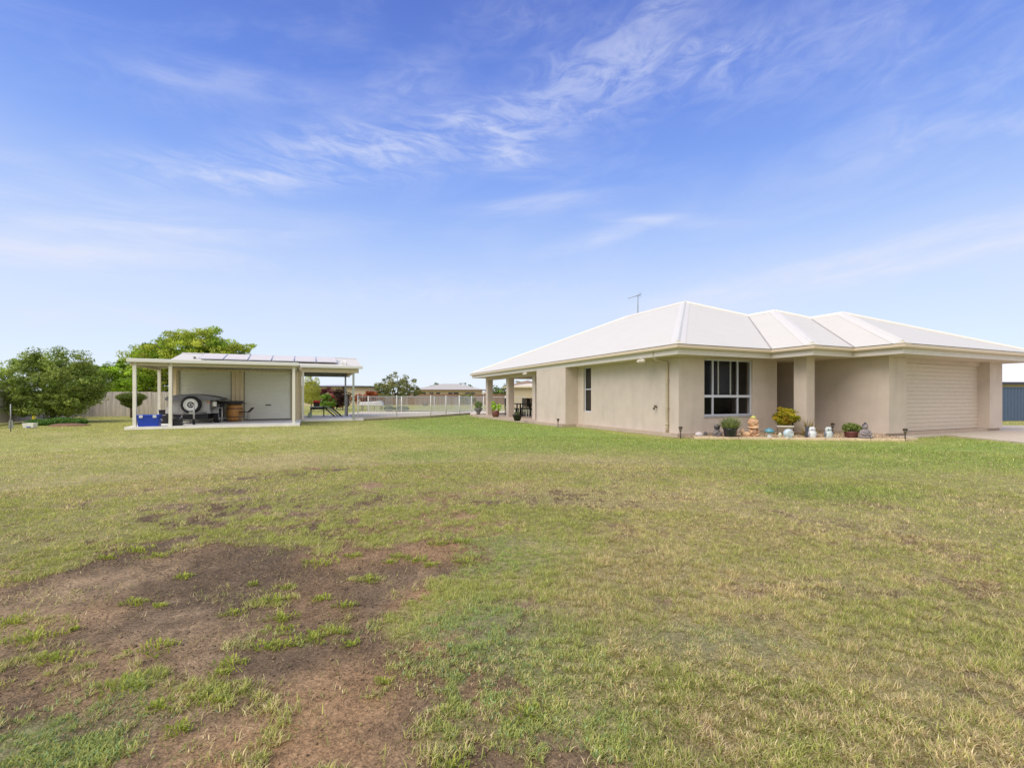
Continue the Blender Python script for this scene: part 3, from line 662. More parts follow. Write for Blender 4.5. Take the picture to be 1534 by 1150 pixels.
    # windows
    def window(axis, a0, a1, z0, z1, mull, trans, depth):
        f = MB(); t = 0.038
        def bar(p0, q0, p1, q1, d0=depth, d1=depth+0.06):
            if axis == 'u': f.box(p0, d0, q0, p1, d1, q1)
            else: f.box(d0, p0, q0, d1, p1, q1)
        bar(a0, z0, a1, z0+t); bar(a0, z1-t, a1, z1); bar(a0, z0+t, a0+t, z1-t); bar(a1-t, z0+t, a1, z1-t)
        zs = [z0+t]
        if trans: bar(a0+t, trans[0], a1-t, trans[1]); zs += [trans[0], trans[1]]
        zs.append(z1-t)
        for m_ in mull:
            for q in range(0, len(zs), 2): bar(m_-0.022, zs[q], m_+0.022, zs[q+1])
        return f
    wf = window('u', WU0+.002, WU1-.002, WZ0+.002, WZ1-.002, (1.50, 2.62), (1.245, 1.325), 0.06).build('window', ALU, H)
    si = MB(); si.box(WU0-.03, -0.035, WZ0-.045, WU1+.03, 0.12, WZ0); si.build('sill', mat('sill', srgb(176,178,188), 0.5), wf)
    gl = MB(); us = (WU0+.045, 1.472, 1.528, 2.592, 2.648, WU1-.045)
    for i in range(0, 6, 2):
        gl.box(us[i], 0.083, WZ0+.04, us[i+1], 0.093, 1.25); gl.box(us[i], 0.083, 1.32, us[i+1], 0.093, WZ1-.04)
    gl.build('pane', mat('house_glass', (0.9, 0.92, 0.95), 0.02, 0.0, spec=0.5), wf)
    gm = MATS['house_glass'].node_tree; bs = gm.nodes['Principled BSDF']; bs.inputs['Transmission Weight'].default_value = 0.0
    for l in list(bs.inputs['Base Color'].links): gm.links.remove(l)
    bs.inputs['Specular IOR Level'].default_value = 0.3; bs.inputs['Base Color'].default_value = (0.008, 0.009, 0.012, 1); bs.inputs['Alpha'].default_value = 0.14
    bl = MB()
    bl.box(1.53, 0.24, 1.30, 2.60, 0.25, WZ1)
    bl.build('blind', mat('charcoal_blind', srgb(44,46,52), 0.8, 0.15), wf)
    for uu in (1.78, 2.33):
        ch = MB(); ch.box(uu-.006, .104, 1.34, uu+.006, .112, 2.46)
        for i in range(26):
            zz = 1.36+i*0.042; ch.box(uu-.026, 0.1, zz, uu+.026, 0.116, zz+0.026)
        ch.build('blind_cord', mat('cream_cord', srgb(250,250,244), 0.7), wf)
    bk = MB(); bk.box(WU0-.3, 1.2, 0.3, WU1+.3, 1.24, WZ1); bk.build('dark_room_panel', mat('room_dark', srgb(30,30,34), 0.9), H)  # near-black panel stands in for the unlit room behind the window
    wl = window('v', LV0+.002, LV1-.002, LZ0+.002, LZ1-.002, (), (1.565, 1.605), 0.07).build('window', ALU, H)
    gl = MB(); gl.box(0.088, LV0+.04, LZ0+.04, 0.098, LV1-.04, LZ1-.04); gl.build('pane', GLASS, wl)
    # rain pipes
    p = MB(); p.tube([(-.60,.46,GUTT-.11),(-.60,.46,2.60),(-.54,.46,2.44),(-.10,.46,2.38),(-.055,.46,2.30),(-.055,.46,0.30),(-.055,.46,SLAB+.01)], 0.042, 10); p.tube([(-.055,.46,0.36),(-.055,.46,0.42)], 0.052, 10)
    for z in (0.9, 1.8): p.box(-.1, .40, z, -.004, .52, z+.03)
    p.build('downpipe', mat('downpipe_beige', srgb(188,174,150), 0.5), H)
    # tap, flood lights
    t = MB(); t.tube([(0,1.0,0.93),(-.10,1.0,0.93),(-.13,1.0,0.88)], 0.022, 8); t.tube([(-.07,.94,0.98),(-.07,1.06,0.98)], 0.016, 6); t.tube([(-.07,1.0,0.93),(-.07,1.0,0.98)], 0.012, 6); t.ball((-.12,1.0,.87), .035, 8, 6); t.build('tap', mat('brass_tap', srgb(96,84,64), 0.5, metal=.5), H)
    for v in (1.0, 9.9):
        l = MB(); l.box(-.66, v-.05, SOF-.03, -.56, v+.05, SOF); l.tube([(-.61,v,SOF-.03),(-.66,v,SOF-.09)], 0.02, 6)
        l.lathe([(0.03,0),(0.05,0.03),(0.075,0.13),(0.07,0.135)], (-.72, v-.07, SOF-.10), 12, axis='x'); l.lathe([(0.03,0),(0.05,0.03),(0.075,0.13),(0.07,0.135)], (-.72, v+.10, SOF-.10), 12, axis='x')
        l.build('flood_light', mat('flood_light', srgb(214,206,194), 0.5), H)
    # antenna on the ridge
    an = MB(); A0 = (6.536, 10.15, rz(a1)); an.tube([A0, (A0[0], A0[1], A0[2]+1.12)], 0.022, 6)
    q = (A0[0], A0[1], A0[2]+1.05); dx = Vector((-0.86, 0.3, 0)).normalized(); sd_ = Vector((dx.y, -dx.x, 0))
    B0 = Vector(q)-dx*0.14+Vector((0,0,.05)); B1 = Vector(q)+dx*0.56+Vector((0,0,-.17)); an.tube([B0, B1], 0.016, 5)
    for i in range(9):
        c = B0.lerp(B1, i/8); l = 0.20-0.014*i; an.tube([c-sd_*l, c+sd_*l], 0.007, 4)
    c = B0
    for k in (-.12, -.04, .04, .12): an.tube([c+Vector((0,0,k))-sd_*.16, c+Vector((0,0,k))+sd_*.16], 0.007, 4)
    an.build('antenna', STEEL, H)
make_house()

# driveway and garden bed
d = MB(); d.prism(DRIVE, -0.05, 0.035); tag(d.build('driveway', mat('exposed_aggregate', srgb(196,184,168), 0.9, 0.14, 9, 0.3, 90, stains=0.12)), kind='structure')
d = MB(); d.prism(BED, -0.05, 0.045); tag(d.build('garden_bed', mat('bed_gravel', srgb(168,150,130), 0.95, 0.3, 30, 0.6, 60)), kind='structure')

# ------------------------------------------------------------------ the shed with its carport and open bay
CREAM = mat('cream_steel', srgb(214,200,170), 0.5, 0.04)
CREAMW = mat('cream_cladding', srgb(232,214,180), 0.5, 0.04); add_ribs(CREAMW, 'X', 0.19, 0.9, 0.03)
POSTW = mat('cream_post', srgb(238,234,224), 0.5, 0.04)
ROLLER = mat('grey_roller_door', srgb(226,226,214), 0.5, 0.03); add_ribs(ROLLER, 'Z', 0.085, 0.35, 0.01)
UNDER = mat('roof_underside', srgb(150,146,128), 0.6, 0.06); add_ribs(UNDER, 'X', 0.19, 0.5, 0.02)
PANEL = mat('solar_glass', srgb(226,216,206), 0.4, 0.03, coat=0.2); PANELF = mat('panel_frame', srgb(200,202,208), 0.35, 0.03, metal=.6)  # sky reflection on the panels is put into the glass's pale base colour
def make_shed():
    S = empty('shed', (SX, SY, 0), TH, 'cream steel shed with two grey roller doors behind a flat carport', 'shed')
    SL = 0.10
    s = MB(); s.prism([(0,0),(6.17,0),(6.17,4.05),(9.28,4.05),(9.28,10.15),(0.45,10.15),(0.45,4.3),(0,4.3)], -0.02, SL); s.build('slab', CONCL, S)
    # walls of the closed part
    w = MB(); V0 = 3.95
    for u0, u1 in ((.52,.90),(3.08,3.59),(5.74,6.12)): w.box(u0, V0, SL, u1, V0+.12, 2.86)
    for u0, u1 in ((.90,3.08),(3.59,5.74)): w.box(u0, V0, 2.52, u1, V0+.12, 2.86)
    w.box(.52, V0+.12, SL, .64, 9.9, 2.86); w.box(6.0, V0+.12, SL, 6.12, 9.9, 2.86); w.box(.64, 9.78, SL, 6.0, 9.9, 2.86)
    w.build('wall', CREAMW, S)
    for u0, u1 in ((.90,3.08),(3.59,5.74)):
        d = MB(); d.box(u0, V0+.045, SL+.01, u1, V0+.075, 2.52); o = d.build('roller_door', ROLLER, S)
        h = MB(); h.box((u0+u1)/2-.12, V0+.02, 0.84, (u0+u1)/2+.12, V0+.045, .89); h.build('handle', DARK, o)
        h = MB(); h.box(u0, V0+.02, SL+.005, u1, V0+.044, SL+.07); h.build('door_seal', mat('grey_seal', srgb(110,108,100), .7), o)
        # guide rails
        for a in (u0, u1-.05):
            h = MB(); h.box(a, V0-.012, SL+.005, a+.05, V0+.02, 2.52); h.build('guide_rail', mat('rail', srgb(150,146,126), .5), o)
    # carport posts
    for u, v in ((.24,.06),(1.40,.06),(5.88,.06),(.13,3.80)):
        p = MB(); p.box(u, v, SL+.002, u+.11, v+.11, 2.60); p.build('post', POSTW, S)
    # carport roof: flat, with front and side gutter
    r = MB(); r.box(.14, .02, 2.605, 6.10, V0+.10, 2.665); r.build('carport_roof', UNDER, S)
    b = MB(); b.box(.16, .06, 2.50, 6.06, .17, 2.604); b.box(.13,.18,2.50,.24,V0-.01,2.604); b.box(5.88,.18,2.50,5.99,V0-.01,2.604); b.build('carport_beam', mat('beam_cream', srgb(186,178,152), .5, .04), S)
    g = MB()
    def chan(x0, y0, x1, y1, z0, z1): g.box(x0, y0, z0, x1, y1, z1, 0.0)
    chan(.10, -.14, 6.14, .012, 2.615, 2.76); g.build('gutter', mat('pale_gutter', srgb(226,226,221), 0.4, .03), S, bevel=.02)
    # main roof: low gable over the closed part and the open bay
    Z0, Z1, VE, VR, VB = 2.905, 3.585, 3.80, 6.95, 10.1
    r = MB(); t_ = .05
    r.add([(.46,VE,Z0),(9.16,VE,Z0),(9.16,VR,Z1),(.46,VR,Z1),(.46,VB,Z0),(9.16,VB,Z0)], [(0,1,2,3),(3,2,5,4)])
    r.add([(.46,VE,Z0-t_),(9.16,VE,Z0-t_),(9.16,VR,Z1-t_),(.46,VR,Z1-t_),(.46,VB,Z0-t_),(9.16,VB,Z0-t_)], [(3,2,1,0),(4,5,2,3)])
    r.add([(.46,VE,Z0),(.46,VR,Z1),(.46,VB,Z0),(.46,VB,Z0-t_),(.46,VR,Z1-t_),(.46,VE,Z0-t_)], [(0,1,4,5),(1,2,3,4)])
    r.add([(9.16,VE,Z0),(9.16,VR,Z1),(9.16,VB,Z0),(9.16,VB,Z0-t_),(9.16,VR,Z1-t_),(9.16,VE,Z0-t_)], [(5,4,1,0),(4,3,2,1)])
    r.build('roof', ROOFW, S)
    # gable triangle on the right
    gb = MB(); gb.add([(9.0,V0+.1,2.83),(9.0,9.85,2.83),(9.0,VR,Z1-.1)], [(0,1,2)]); gb.build('gable_wall', CREAMW, S); gb = MB(); gb.add([(.6,V0+.1,2.86),(.6,9.85,2.86),(.6,VR,Z1-.08)], [(2,1,0)]); gb.build('gable_wall', CREAMW, S)
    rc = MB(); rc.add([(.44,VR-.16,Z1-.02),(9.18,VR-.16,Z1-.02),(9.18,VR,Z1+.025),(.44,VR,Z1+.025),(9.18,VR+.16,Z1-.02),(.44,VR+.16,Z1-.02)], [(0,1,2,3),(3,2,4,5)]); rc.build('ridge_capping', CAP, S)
    g = MB(); g.box(6.14, VE-.13, 2.78, 9.20, VE+.02, 2.93); g.build('gutter', mat('pale_gutter', srgb(226,226,221)), S, bevel=.02)
    # open bay: beams, posts
    b = MB(); b.box(6.13, 3.93, 2.56, 9.02, 4.05, 2.79); b.box(8.80, 4.06, 2.60, 8.92, 9.7, 2.84); b.build('beam', CREAM, S)
    b = MB(); b.box(6.13, 9.7, 2.58, 9.0, 9.85, 2.86); b.build('beam', mat('shaded_beam', srgb(120,124,116), .6), S)  # rear beam: its shade is put into the darker colour
    for u, v in ((6.22,3.94),(8.70,3.94),(8.69,9.72)):
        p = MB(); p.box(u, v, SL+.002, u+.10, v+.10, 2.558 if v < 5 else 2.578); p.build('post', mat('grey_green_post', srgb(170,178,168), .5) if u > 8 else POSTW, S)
    # solar panels: one tilted row on the front slope
    al = math.atan2(Z1-Z0, VR-VE)
    proto = None
    for i in range(6):
        u = 1.62+i*1.06
        if proto is None:
            proto = MB().box(0, 0, 0, 1.03, 1.66, .035).build('solar_panel', PANELF, S)
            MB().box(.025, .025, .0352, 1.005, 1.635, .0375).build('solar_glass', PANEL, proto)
            rl = MB(); rl.box(.1, .2, -.06, .14, 1.5, -.002); rl.box(.9, .2, -.06, .94, 1.5, -.002); rl.build('mounting_rail', STEEL, proto); o = proto
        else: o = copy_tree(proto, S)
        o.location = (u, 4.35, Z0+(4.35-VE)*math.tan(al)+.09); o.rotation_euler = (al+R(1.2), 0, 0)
    v = MB(); v.lathe([(.05,0),(.05,.08),(.09,.10),(.0,.13)], (1.35, 5.0, Z0+.24), 10); v.build('roof_vent', mat('vent', srgb(130,130,128), .5), S)
    c = MB(); c.tube([(8.2,4.3,Z0+.10),(8.2,4.3,Z0+.25),(8.35,4.3,Z0+.30),(8.4,4.15,Z0+.14)], .05, 8); c.build('cable_cowl', WHITE, S)
    dp = MB(); dp.tube([(6.20,3.75,2.80),(6.20,3.80,2.70),(6.17,3.90,2.62),(6.17,3.90,.15)], .035, 8); dp.build('downpipe', CREAM, S)
make_shed()

# ------------------------------------------------------------------ things under the carport
def sloc(u, v, z=0.10): p = suv(u, v); return (p[0], p[1], z)
def make_trailer():
    T = empty('camper_trailer', sloc(1.815, 1.70), TH, 'grey camper trailer with folded canvas top and a spare wheel on its front', 'trailer')
    GREY = mat('trailer_grey_steel', srgb(172,170,167), 0.5, .12, 4); CANV = mat('grey_canvas', srgb(120,120,124), .9, .12, 6, .4, 30)
    z0, z1 = .50, 1.02
    b = MB(); b.box(-.72, 0, z0, .72, 2.0, z1, .03); b.box(-.74,-.012,z0-.06,.74,2.0,z0-.002); b.box(-.725,-.02,z1-.05,.725,-.002,z1); b.box(-.03,-.016,z0+.02,.03,-.001,z1-.05)
    for x in (-.45,.45): b.box(x-.015,-.014,z0+.02,x+.015,-.001,z1-.06)
    b.build('body', GREY, T)
    c = MB()                                                  # folded tent: humped slab overhanging both sides
    prof = [(-.86,1.02),(-.88,1.10),(-.84,1.17),(-.45,1.235),(0,1.28),(.35,1.26),(.8,1.18),(1.10,1.10),(1.12,1.045),(.75,1.03)]
    n = len(prof); vs = []
    for y, k in ((-.16,.0),(-.10,.02),(.9,.03),(2.1,.02),(2.16,0)): vs += [(x, y, z+k+.012*math.sin(9*x+4*y)) for x, z in prof]
    fs = [(r_*n+i, r_*n+(i+1) % n, (r_+1)*n+(i+1) % n, (r_+1)*n+i) for r_ in range(4) for i in range(n)]
    fs += [tuple(range(n-1,-1,-1)), tuple(range(4*n, 5*n))]
    fs = [f[::-1] for f in fs]
    c.add(vs, fs); c.build('canvas_cover', CANV, T)
    # spare wheel on the front
    def wheel(name, axis, cx, cy, cz, r, wd, m1, side=1):
        t = MB(); p = [(r*.62,-wd/2),(r*.9,-wd/2),(r,-wd*.3),(r,wd*.3),(r*.9,wd/2),(r*.62,wd/2)]
        t.lathe(p, (cx,cy,cz), 28, axis=axis, cap=False); w_ = t.build(name, BLK, T)
        ri = MB(); q = wd/2+.004
        pr = [(r*.60,-q),(r*.70,-q+.0),(r*.70,q),(r*.67,q+.004),(r*.60,q-.012),(r*.52,q-.02),(r*.24,q-.012),(r*.16,q+.005),(.001,q+.006)]
        if side < 0: pr = [(a, -h) for a, h in pr][::-1]
        ri.lathe(pr, (cx,cy,cz), 28, axis=axis); ri.build('rim', m1, w_)
        ho = MB(); hc = (cx, cy+side*(q-.012), cz) if axis == 'y' else (cx+side*(q-.012), cy, cz); pr = [(.13,-.006),(.13,.004),(.05,.012),(.045,.03),(.001,.034)]
        if side < 0: pr = [(a, -h) for a, h in pr][::-1]
        ho.lathe(pr, hc, 14, axis=axis)
        ho.build('wheel_hub', DARK, w_)
        return w_
    wheel('spare_wheel', 'y', .06, -.16, .83, .38, .22, WHITE, -1)
    wheel('wheel', 'x', .86, .78, .34, .34, .20, WHITE, 1); wheel('wheel', 'x', -.86, .78, .34, .34, .20, WHITE, -1)
    for s in (-1, 1):
        m = MB(); a = [(.78+.42*math.cos(R(q)), .34+.40*math.sin(R(q))) for q in range(15, 166, 15)]; n = len(a)
        vs = [(s*.745, y, z) for y, z in a]+[(s*.99, y, z) for y, z in a]+[(s*.745, y, z+.02) for y, z in a]+[(s*.99, y, z+.02) for y, z in a]
        fs = []
        for i in range(n-1): fs += [(i, i+1, n+i+1, n+i), (2*n+i, 3*n+i, 3*n+i+1, 2*n+i+1), (n+i, n+i+1, 3*n+i+1, 3*n+i), (i, 2*n+i, 2*n+i+1, i+1)]
        fs += [(0, n, 3*n, 2*n), (n-1, 3*n-1, 4*n-1, 2*n-1)]
        m.add(vs, fs); m.build('mudguard', GREY, T)
    d = MB(); d.tube([(-.62,.05,.46),(0,-1.02,.46)], .04, 6); d.tube([(.62,.05,.46),(0,-1.02,.46)], .04, 6); d.box(-.05,-1.25,.44,.05,-.95,.50); d.ball((0,-1.27,.48), .06, 10, 8); d.build('drawbar', mat('drawbar_steel', srgb(120,120,118), .5, .1), T)
    j = MB(); j.tube([(.30,-.92,.86),(.30,-.92,.22)], .033, 10); j.tube([(.30,-.92,.86),(.34,-.92,.90),(.34,-.92,.97)], .012, 6); j.box(.13,-.95,.46,.27,-.88,.54); jj = j.build('jockey_stand', mat('zinc', srgb(190,190,186), .4, .1, metal=.5), T)
    w_ = MB(); w_.lathe([(.03,-.035),(.11,-.035),(.115,0),(.11,.035),(.03,.035)], (.30,-.92,.115), 18, axis='x'); w_.tube([(.16,-.92,.115),(.28,-.92,.115)], .012, 6); w_.box(.165,-.93,.115,.178,-.91,.28); w_.box(.262,-.93,.115,.275,-.91,.28); w_.box(.165,-.94,.25,.275,-.90,.285); w_.build('jockey_wheel', BLK, jj)
    l = MB()
    for x in (-.18, ): l.tube([(x,-.62,.50),(x,-.62,.04)], .025, 8); l.box(x-.06,-.68,.0,x+.06,-.56,.04)
    l.build('support_leg', STEEL, T)
    s_ = MB(); s_.box(.735,.02,.62,.80,.5,1.0); s_.tube([(.77,.25,.98),(.77,.25,1.06)], .02, 6); s_.build('side_box', mat('side_box', srgb(92,88,86), .6), T)
    t2 = MB(); t2.lathe([(.06,0),(.09,.03),(.09,.20),(.05,.24)], (.88,.10,.74), 14); t2.build('water_container', mat('cream_plastic', srgb(220,218,208), .5), T)
    q_ = MB(); q_.tube([(1.10,.55,.0),(1.10,.55,.72)], .028, 8); q_.box(1.02,.47,.0,1.18,.63,.02); q_.tube([(1.10,.55,.66),(.74,.55,.72)], .02, 6); q_.build('corner_leg', mat('zinc', srgb(190,190,186)), T)
    q_ = MB(); q_.box(.99,.75,.25,1.10,1.25,.86,.02); q_.build('side_bag', DARK, T)
    u = MB(); u.box(-.6,.3,.17,.6,1.9,.43); u.tube([(-.86,.78,.34),(.86,.78,.34)], .03, 8); u.build('chassis', DARK, T)
    for s in (-1,1):
        lt = MB(); lt.box(s*.66-.05,-.03,.90,s*.66+.05,-.013,.96); lt.build('marker_light', mat('amber_lens', srgb(190,120,60), .3), T)
make_trailer()

def make_cooler():
    o = empty('cooler_box', sloc(.725, .30), TH, 'bright blue plastic cooler box with white latches on the slab edge', 'cooler box')
    B = mat('blue_plastic', srgb(28,66,180), .4, .06); W = mat('latch_white', srgb(214,216,222), .5)
    b = MB()
    b.add([(-.33,-.20,0),(.33,-.20,0),(.33,.20,0),(-.33,.20,0),(-.36,-.22,.37),(.36,-.22,.37),(.36,.22,.37),(-.36,.22,.37)], [(3,2,1,0),(4,5,6,7),(0,1,5,4),(1,2,6,5),(2,3,7,6),(3,0,4,7)]); b.build('body', B, o, bevel=.02)
    l = MB(); l.box(-.37,-.23,.372,.37,.23,.465); l.build('lid', B, o, bevel=.025)
    for x in (-.22, .22):
        q = MB(); q.box(x-.06,-.25,.34,x+.06,-.231,.45); q.build('latch', W, o, bevel=.008)
    for s in (-1, 1):
        h = MB(); h.tube([(s*.36,-.10,.30),(s*.41,-.08,.22),(s*.41,.08,.22),(s*.36,.10,.30)], .014, 6); h.build('handle', W, o)
make_cooler()
def make_bin():
    o = empty('rubbish_bin', sloc(.70, 2.45), TH+R(12), 'black plastic rubbish bin standing between the blue box and the trailer', 'bin')
    b = MB(); b.add([(-.15,-.15,.03),(.15,-.15,.03),(.15,.15,.03),(-.15,.15,.03),(-.19,-.19,.56),(.19,-.19,.56),(.19,.19,.56),(-.19,.19,.56)], [(3,2,1,0),(4,5,6,7),(0,1,5,4),(1,2,6,5),(2,3,7,6),(3,0,4,7)])
    for s in (-1, 1): b.box(s*.13-.02, .08, 0, s*.13+.02, .14, .04)
    b.box(-.14,-.14,0,.14,-.10,.03); b.build('body', DARK, o, bevel=.015)
    l = MB(); l.box(-.20,-.21,.562,.20,.20,.60); l.tube([(-.15,.21,.58),(.15,.21,.58)], .018, 6); l.build('lid', DARK, o, bevel=.015)
    s = MB(); s.box(-.07,-.196,.36,.07,-.182,.385); s.build('sticker', mat('pale_sticker', srgb(190,190,188), .6), o)
make_bin()
def make_crate():
    o = empty('crate', sloc(1.60, .38), TH, 'small black plastic crate on the slab in front of the trailer wheel', 'crate')
    c = MB(); w_, d_, h_ = .18, .15, .27
    c.box(-w_,-d_,0,w_,d_,.015); c.box(-w_,-d_,.015,w_,-d_+.015,h_); c.box(-w_,d_-.015,.015,w_,d_,h_); c.box(-w_,-d_+.015,.015,-w_+.015,d_-.015,h_); c.box(w_-.015,-d_+.015,.015,w_,d_-.015,h_); c.build('body', DARK, o)
    r = MB(); r.box(-w_-.012,-d_-.012,h_-.03,w_+.012,-d_-.001,h_); r.box(-w_-.012,d_+.001,h_-.03,w_+.012,d_+.012,h_)
    for x in (-.12,-.06,0,.06,.12): r.box(x-.006,-d_-.008,.03,x+.006,-d_-.001,h_-.04)
    r.build('rim', DARK, o)
    p = MB(); p.tube([(.02,.02,.016),(.10,-.02,.20),(.14,.06,.33)], .035, 8); p.ball((-.05,.03,.14), (.09,.08,.12), 10, 8, .05); p.build('contents', mat('grey_gear', srgb(92,92,94), .7), o)
make_crate()
def make_barrel():
    o = empty('barrel', sloc(3.27, 3.42), TH, 'wooden barrel with dark hoops standing before the shed wall', 'barrel')
    W = mat('barrel_oak', srgb(206,148,84), .6, .28, 5, stretch=(8,8,.6)); H_ = mat('hoop_iron', srgb(120,92,66), .5, .2)
    b = MB(); pr = [(.27,0),(.31,.12),(.345,.28),(.36,.42),(.345,.56),(.31,.72),(.27,.84)]
    b.lathe(pr, (0,0,0), 30); b.build('staves', W, o)
    for z0, z1, a, b_ in ((.02,.07,.281,.297),(.20,.25,.334,.344),(.59,.64,.342,.331),(.77,.82,.297,.281)):
        h = MB(); h.lathe([(a,z0),(a+.004,z0),(b_+.004,z1),(b_,z1)], (0,0,0), 30); h.build('hoop', H_, o)
    t = empty('folded_table', sloc(3.02, 3.30, .942), TH+R(-2), 'black folded table lying flat across the top of the barrel', 'table')
    m = MB(); m.box(-.42,-.28,.02,.62,.28,.14); m.build('tabletop', DARK, t, bevel=.01)
    m = MB(); m.box(-.40,-.26,.0,.60,.26,.018); m.tube([(-.78,-.22,.01),(.75,-.22,.01)], .016, 6); m.tube([(-.78,.18,.01),(.75,.18,.01)], .016, 6); m.tube([(-.78,-.22,.01),(-.78,.18,.01)], .016, 6); m.build('folded_leg', mat('black_steel', srgb(40,40,42), .4), t)
make_barrel()
def make_stool():
    o = empty('camp_chair', sloc(3.72, 3.05), TH+R(20), 'small black camp chair with thin steel legs beside the barrel', 'chair')
    s = MB(); s.box(-.20,-.18,.44,.20,.20,.475); s.build('seat', DARK, o, bevel=.01)
    b = MB(); b.add([(.19,-.17,.47),(.19,.19,.47),(.36,.19,.66),(.36,-.17,.66),(.215,-.17,.455),(.215,.19,.455),(.385,.19,.645),(.385,-.17,.645)], [(0,1,2,3),(7,6,5,4),(0,4,5,1),(1,5,6,2),(2,6,7,3),(3,7,4,0)]); b.build('backrest', DARK, o)
    for a in ((-.17,-.15),(.17,-.15),(.17,.17),(-.17,.17)):
        l = MB(); l.tube([(a[0]*.9,a[1]*.9,.44),(a[0]*1.1,a[1]*1.1,0)], .011, 6); l.build('leg', STEEL, o)
    f = MB(); f.lathe([(.13,.0),(.13,.012)], (0,0,.20), 16); f.build('foot_ring', STEEL, o)
make_stool()

# ------------------------------------------------------------------ things in the open bay of the shed
def make_bay():
    BL = mat('bay_black', srgb(34,34,38), .5, .1)
    t = empty('work_table', sloc(7.02, 8.4), TH, 'narrow white topped work table in the open shed bay', 'table')
    m = MB(); m.box(-.42,-.3,.56,.42,.3,.60); m.build('tabletop', WHITE, t)
    for x in (-.37,.37):
        for y in (-.25,.25):
            l = MB(); l.box(x-.025,y-.025,0,x+.025,y+.025,.56); l.build('leg', BL, t)
    m = MB(); m.box(-.34,-.26,.42,.34,.26,.555); m.build('drawer', BL, t)
    e = empty('engine', sloc(6.98, 8.4, .70), TH, 'red topped black petrol engine standing on the white work table', 'engine')
    m = MB(); m.box(-.17,-.14,0,.17,.14,.22); m.lathe([(.09,0),(.10,.05),(.08,.09)], (-.05,-.20,.12), 12, axis='y'); m.build('body', BL, e, bevel=.03)
    m = MB(); m.box(-.20,-.16,.222,.20,.16,.36); m.build('cowl', mat('red_paint', srgb(232,48,44), .35), e, bevel=.05)
    m = MB(); m.tube([(.15,0,.30),(.26,0,.40),(.26,0,.46)], .025, 6); m.build('exhaust', STEEL, e)
    r = empty('loading_ramp', sloc(7.62, 7.7), TH, 'pair of black and silver loading ramps leaning in the open shed bay', 'ramp')
    for k, (mm, x) in enumerate(((BL,0),(STEEL,.22),(BL,.40))):
        q = MB(); q.add([(x-.35,-.10,.62),(x-.25,-.10,.62),(x+.42,-.10,0),(x+.30,-.10,0),(x-.35,.22,.62),(x-.25,.22,.62),(x+.42,.22,0),(x+.30,.22,0)], [(0,3,2,1),(4,5,6,7),(0,1,5,4),(1,2,6,5),(2,3,7,6),(3,0,4,7)]); q.build('ramp_track', mm, r)
    c = empty('fuel_can', sloc(6.62, 6.4), TH, 'pale green can beside the post of the open shed bay', 'can')
    m = MB(); m.box(-.10,-.08,0,.10,.08,.26); m.tube([(-.06,0,.27),(-.06,0,.31),(.06,0,.31),(.06,0,.27)], .014, 6); m.lathe([(.03,.26),(.03,.30)], (.0,.05,0), 10); m.build('body', mat('pale_green_can', srgb(150,172,150), .5), c, bevel=.02)
    y = empty('power_tool', sloc(6.60, 6.9, .10), TH, 'small yellow and black garden tool on the floor under the work table', 'tool')
    m = MB(); m.box(-.10,-.08,.10,.08,.08,.26); m.build('motor', mat('tool_yellow', srgb(214,166,52), .4), y, bevel=.03)
    m = MB(); m.box(-.12,-.10,0,.10,.10,.10); m.tube([(.06,0,.24),(.2,0,.42),(.2,0,.5)], .015, 6); m.build('base', BL, y)
    g = empty('storage_board', sloc(8.74, 9.2), TH, 'grey board standing upright between the right posts of the open bay', 'board')
    m = MB(); m.box(-.03,-1.5,0,.0,.40,1.22); m.build('panel', mat('grey_board', srgb(176,170,162), .7, .08), g)
    m = MB(); m.box(-.035,-1.52,1.221,.005,.42,1.25); m.box(-.035,-1.54,0,.005,-1.501,1.25); m.build('frame', mat('grey_frame', srgb(112,112,108), .6), g)
make_bay()

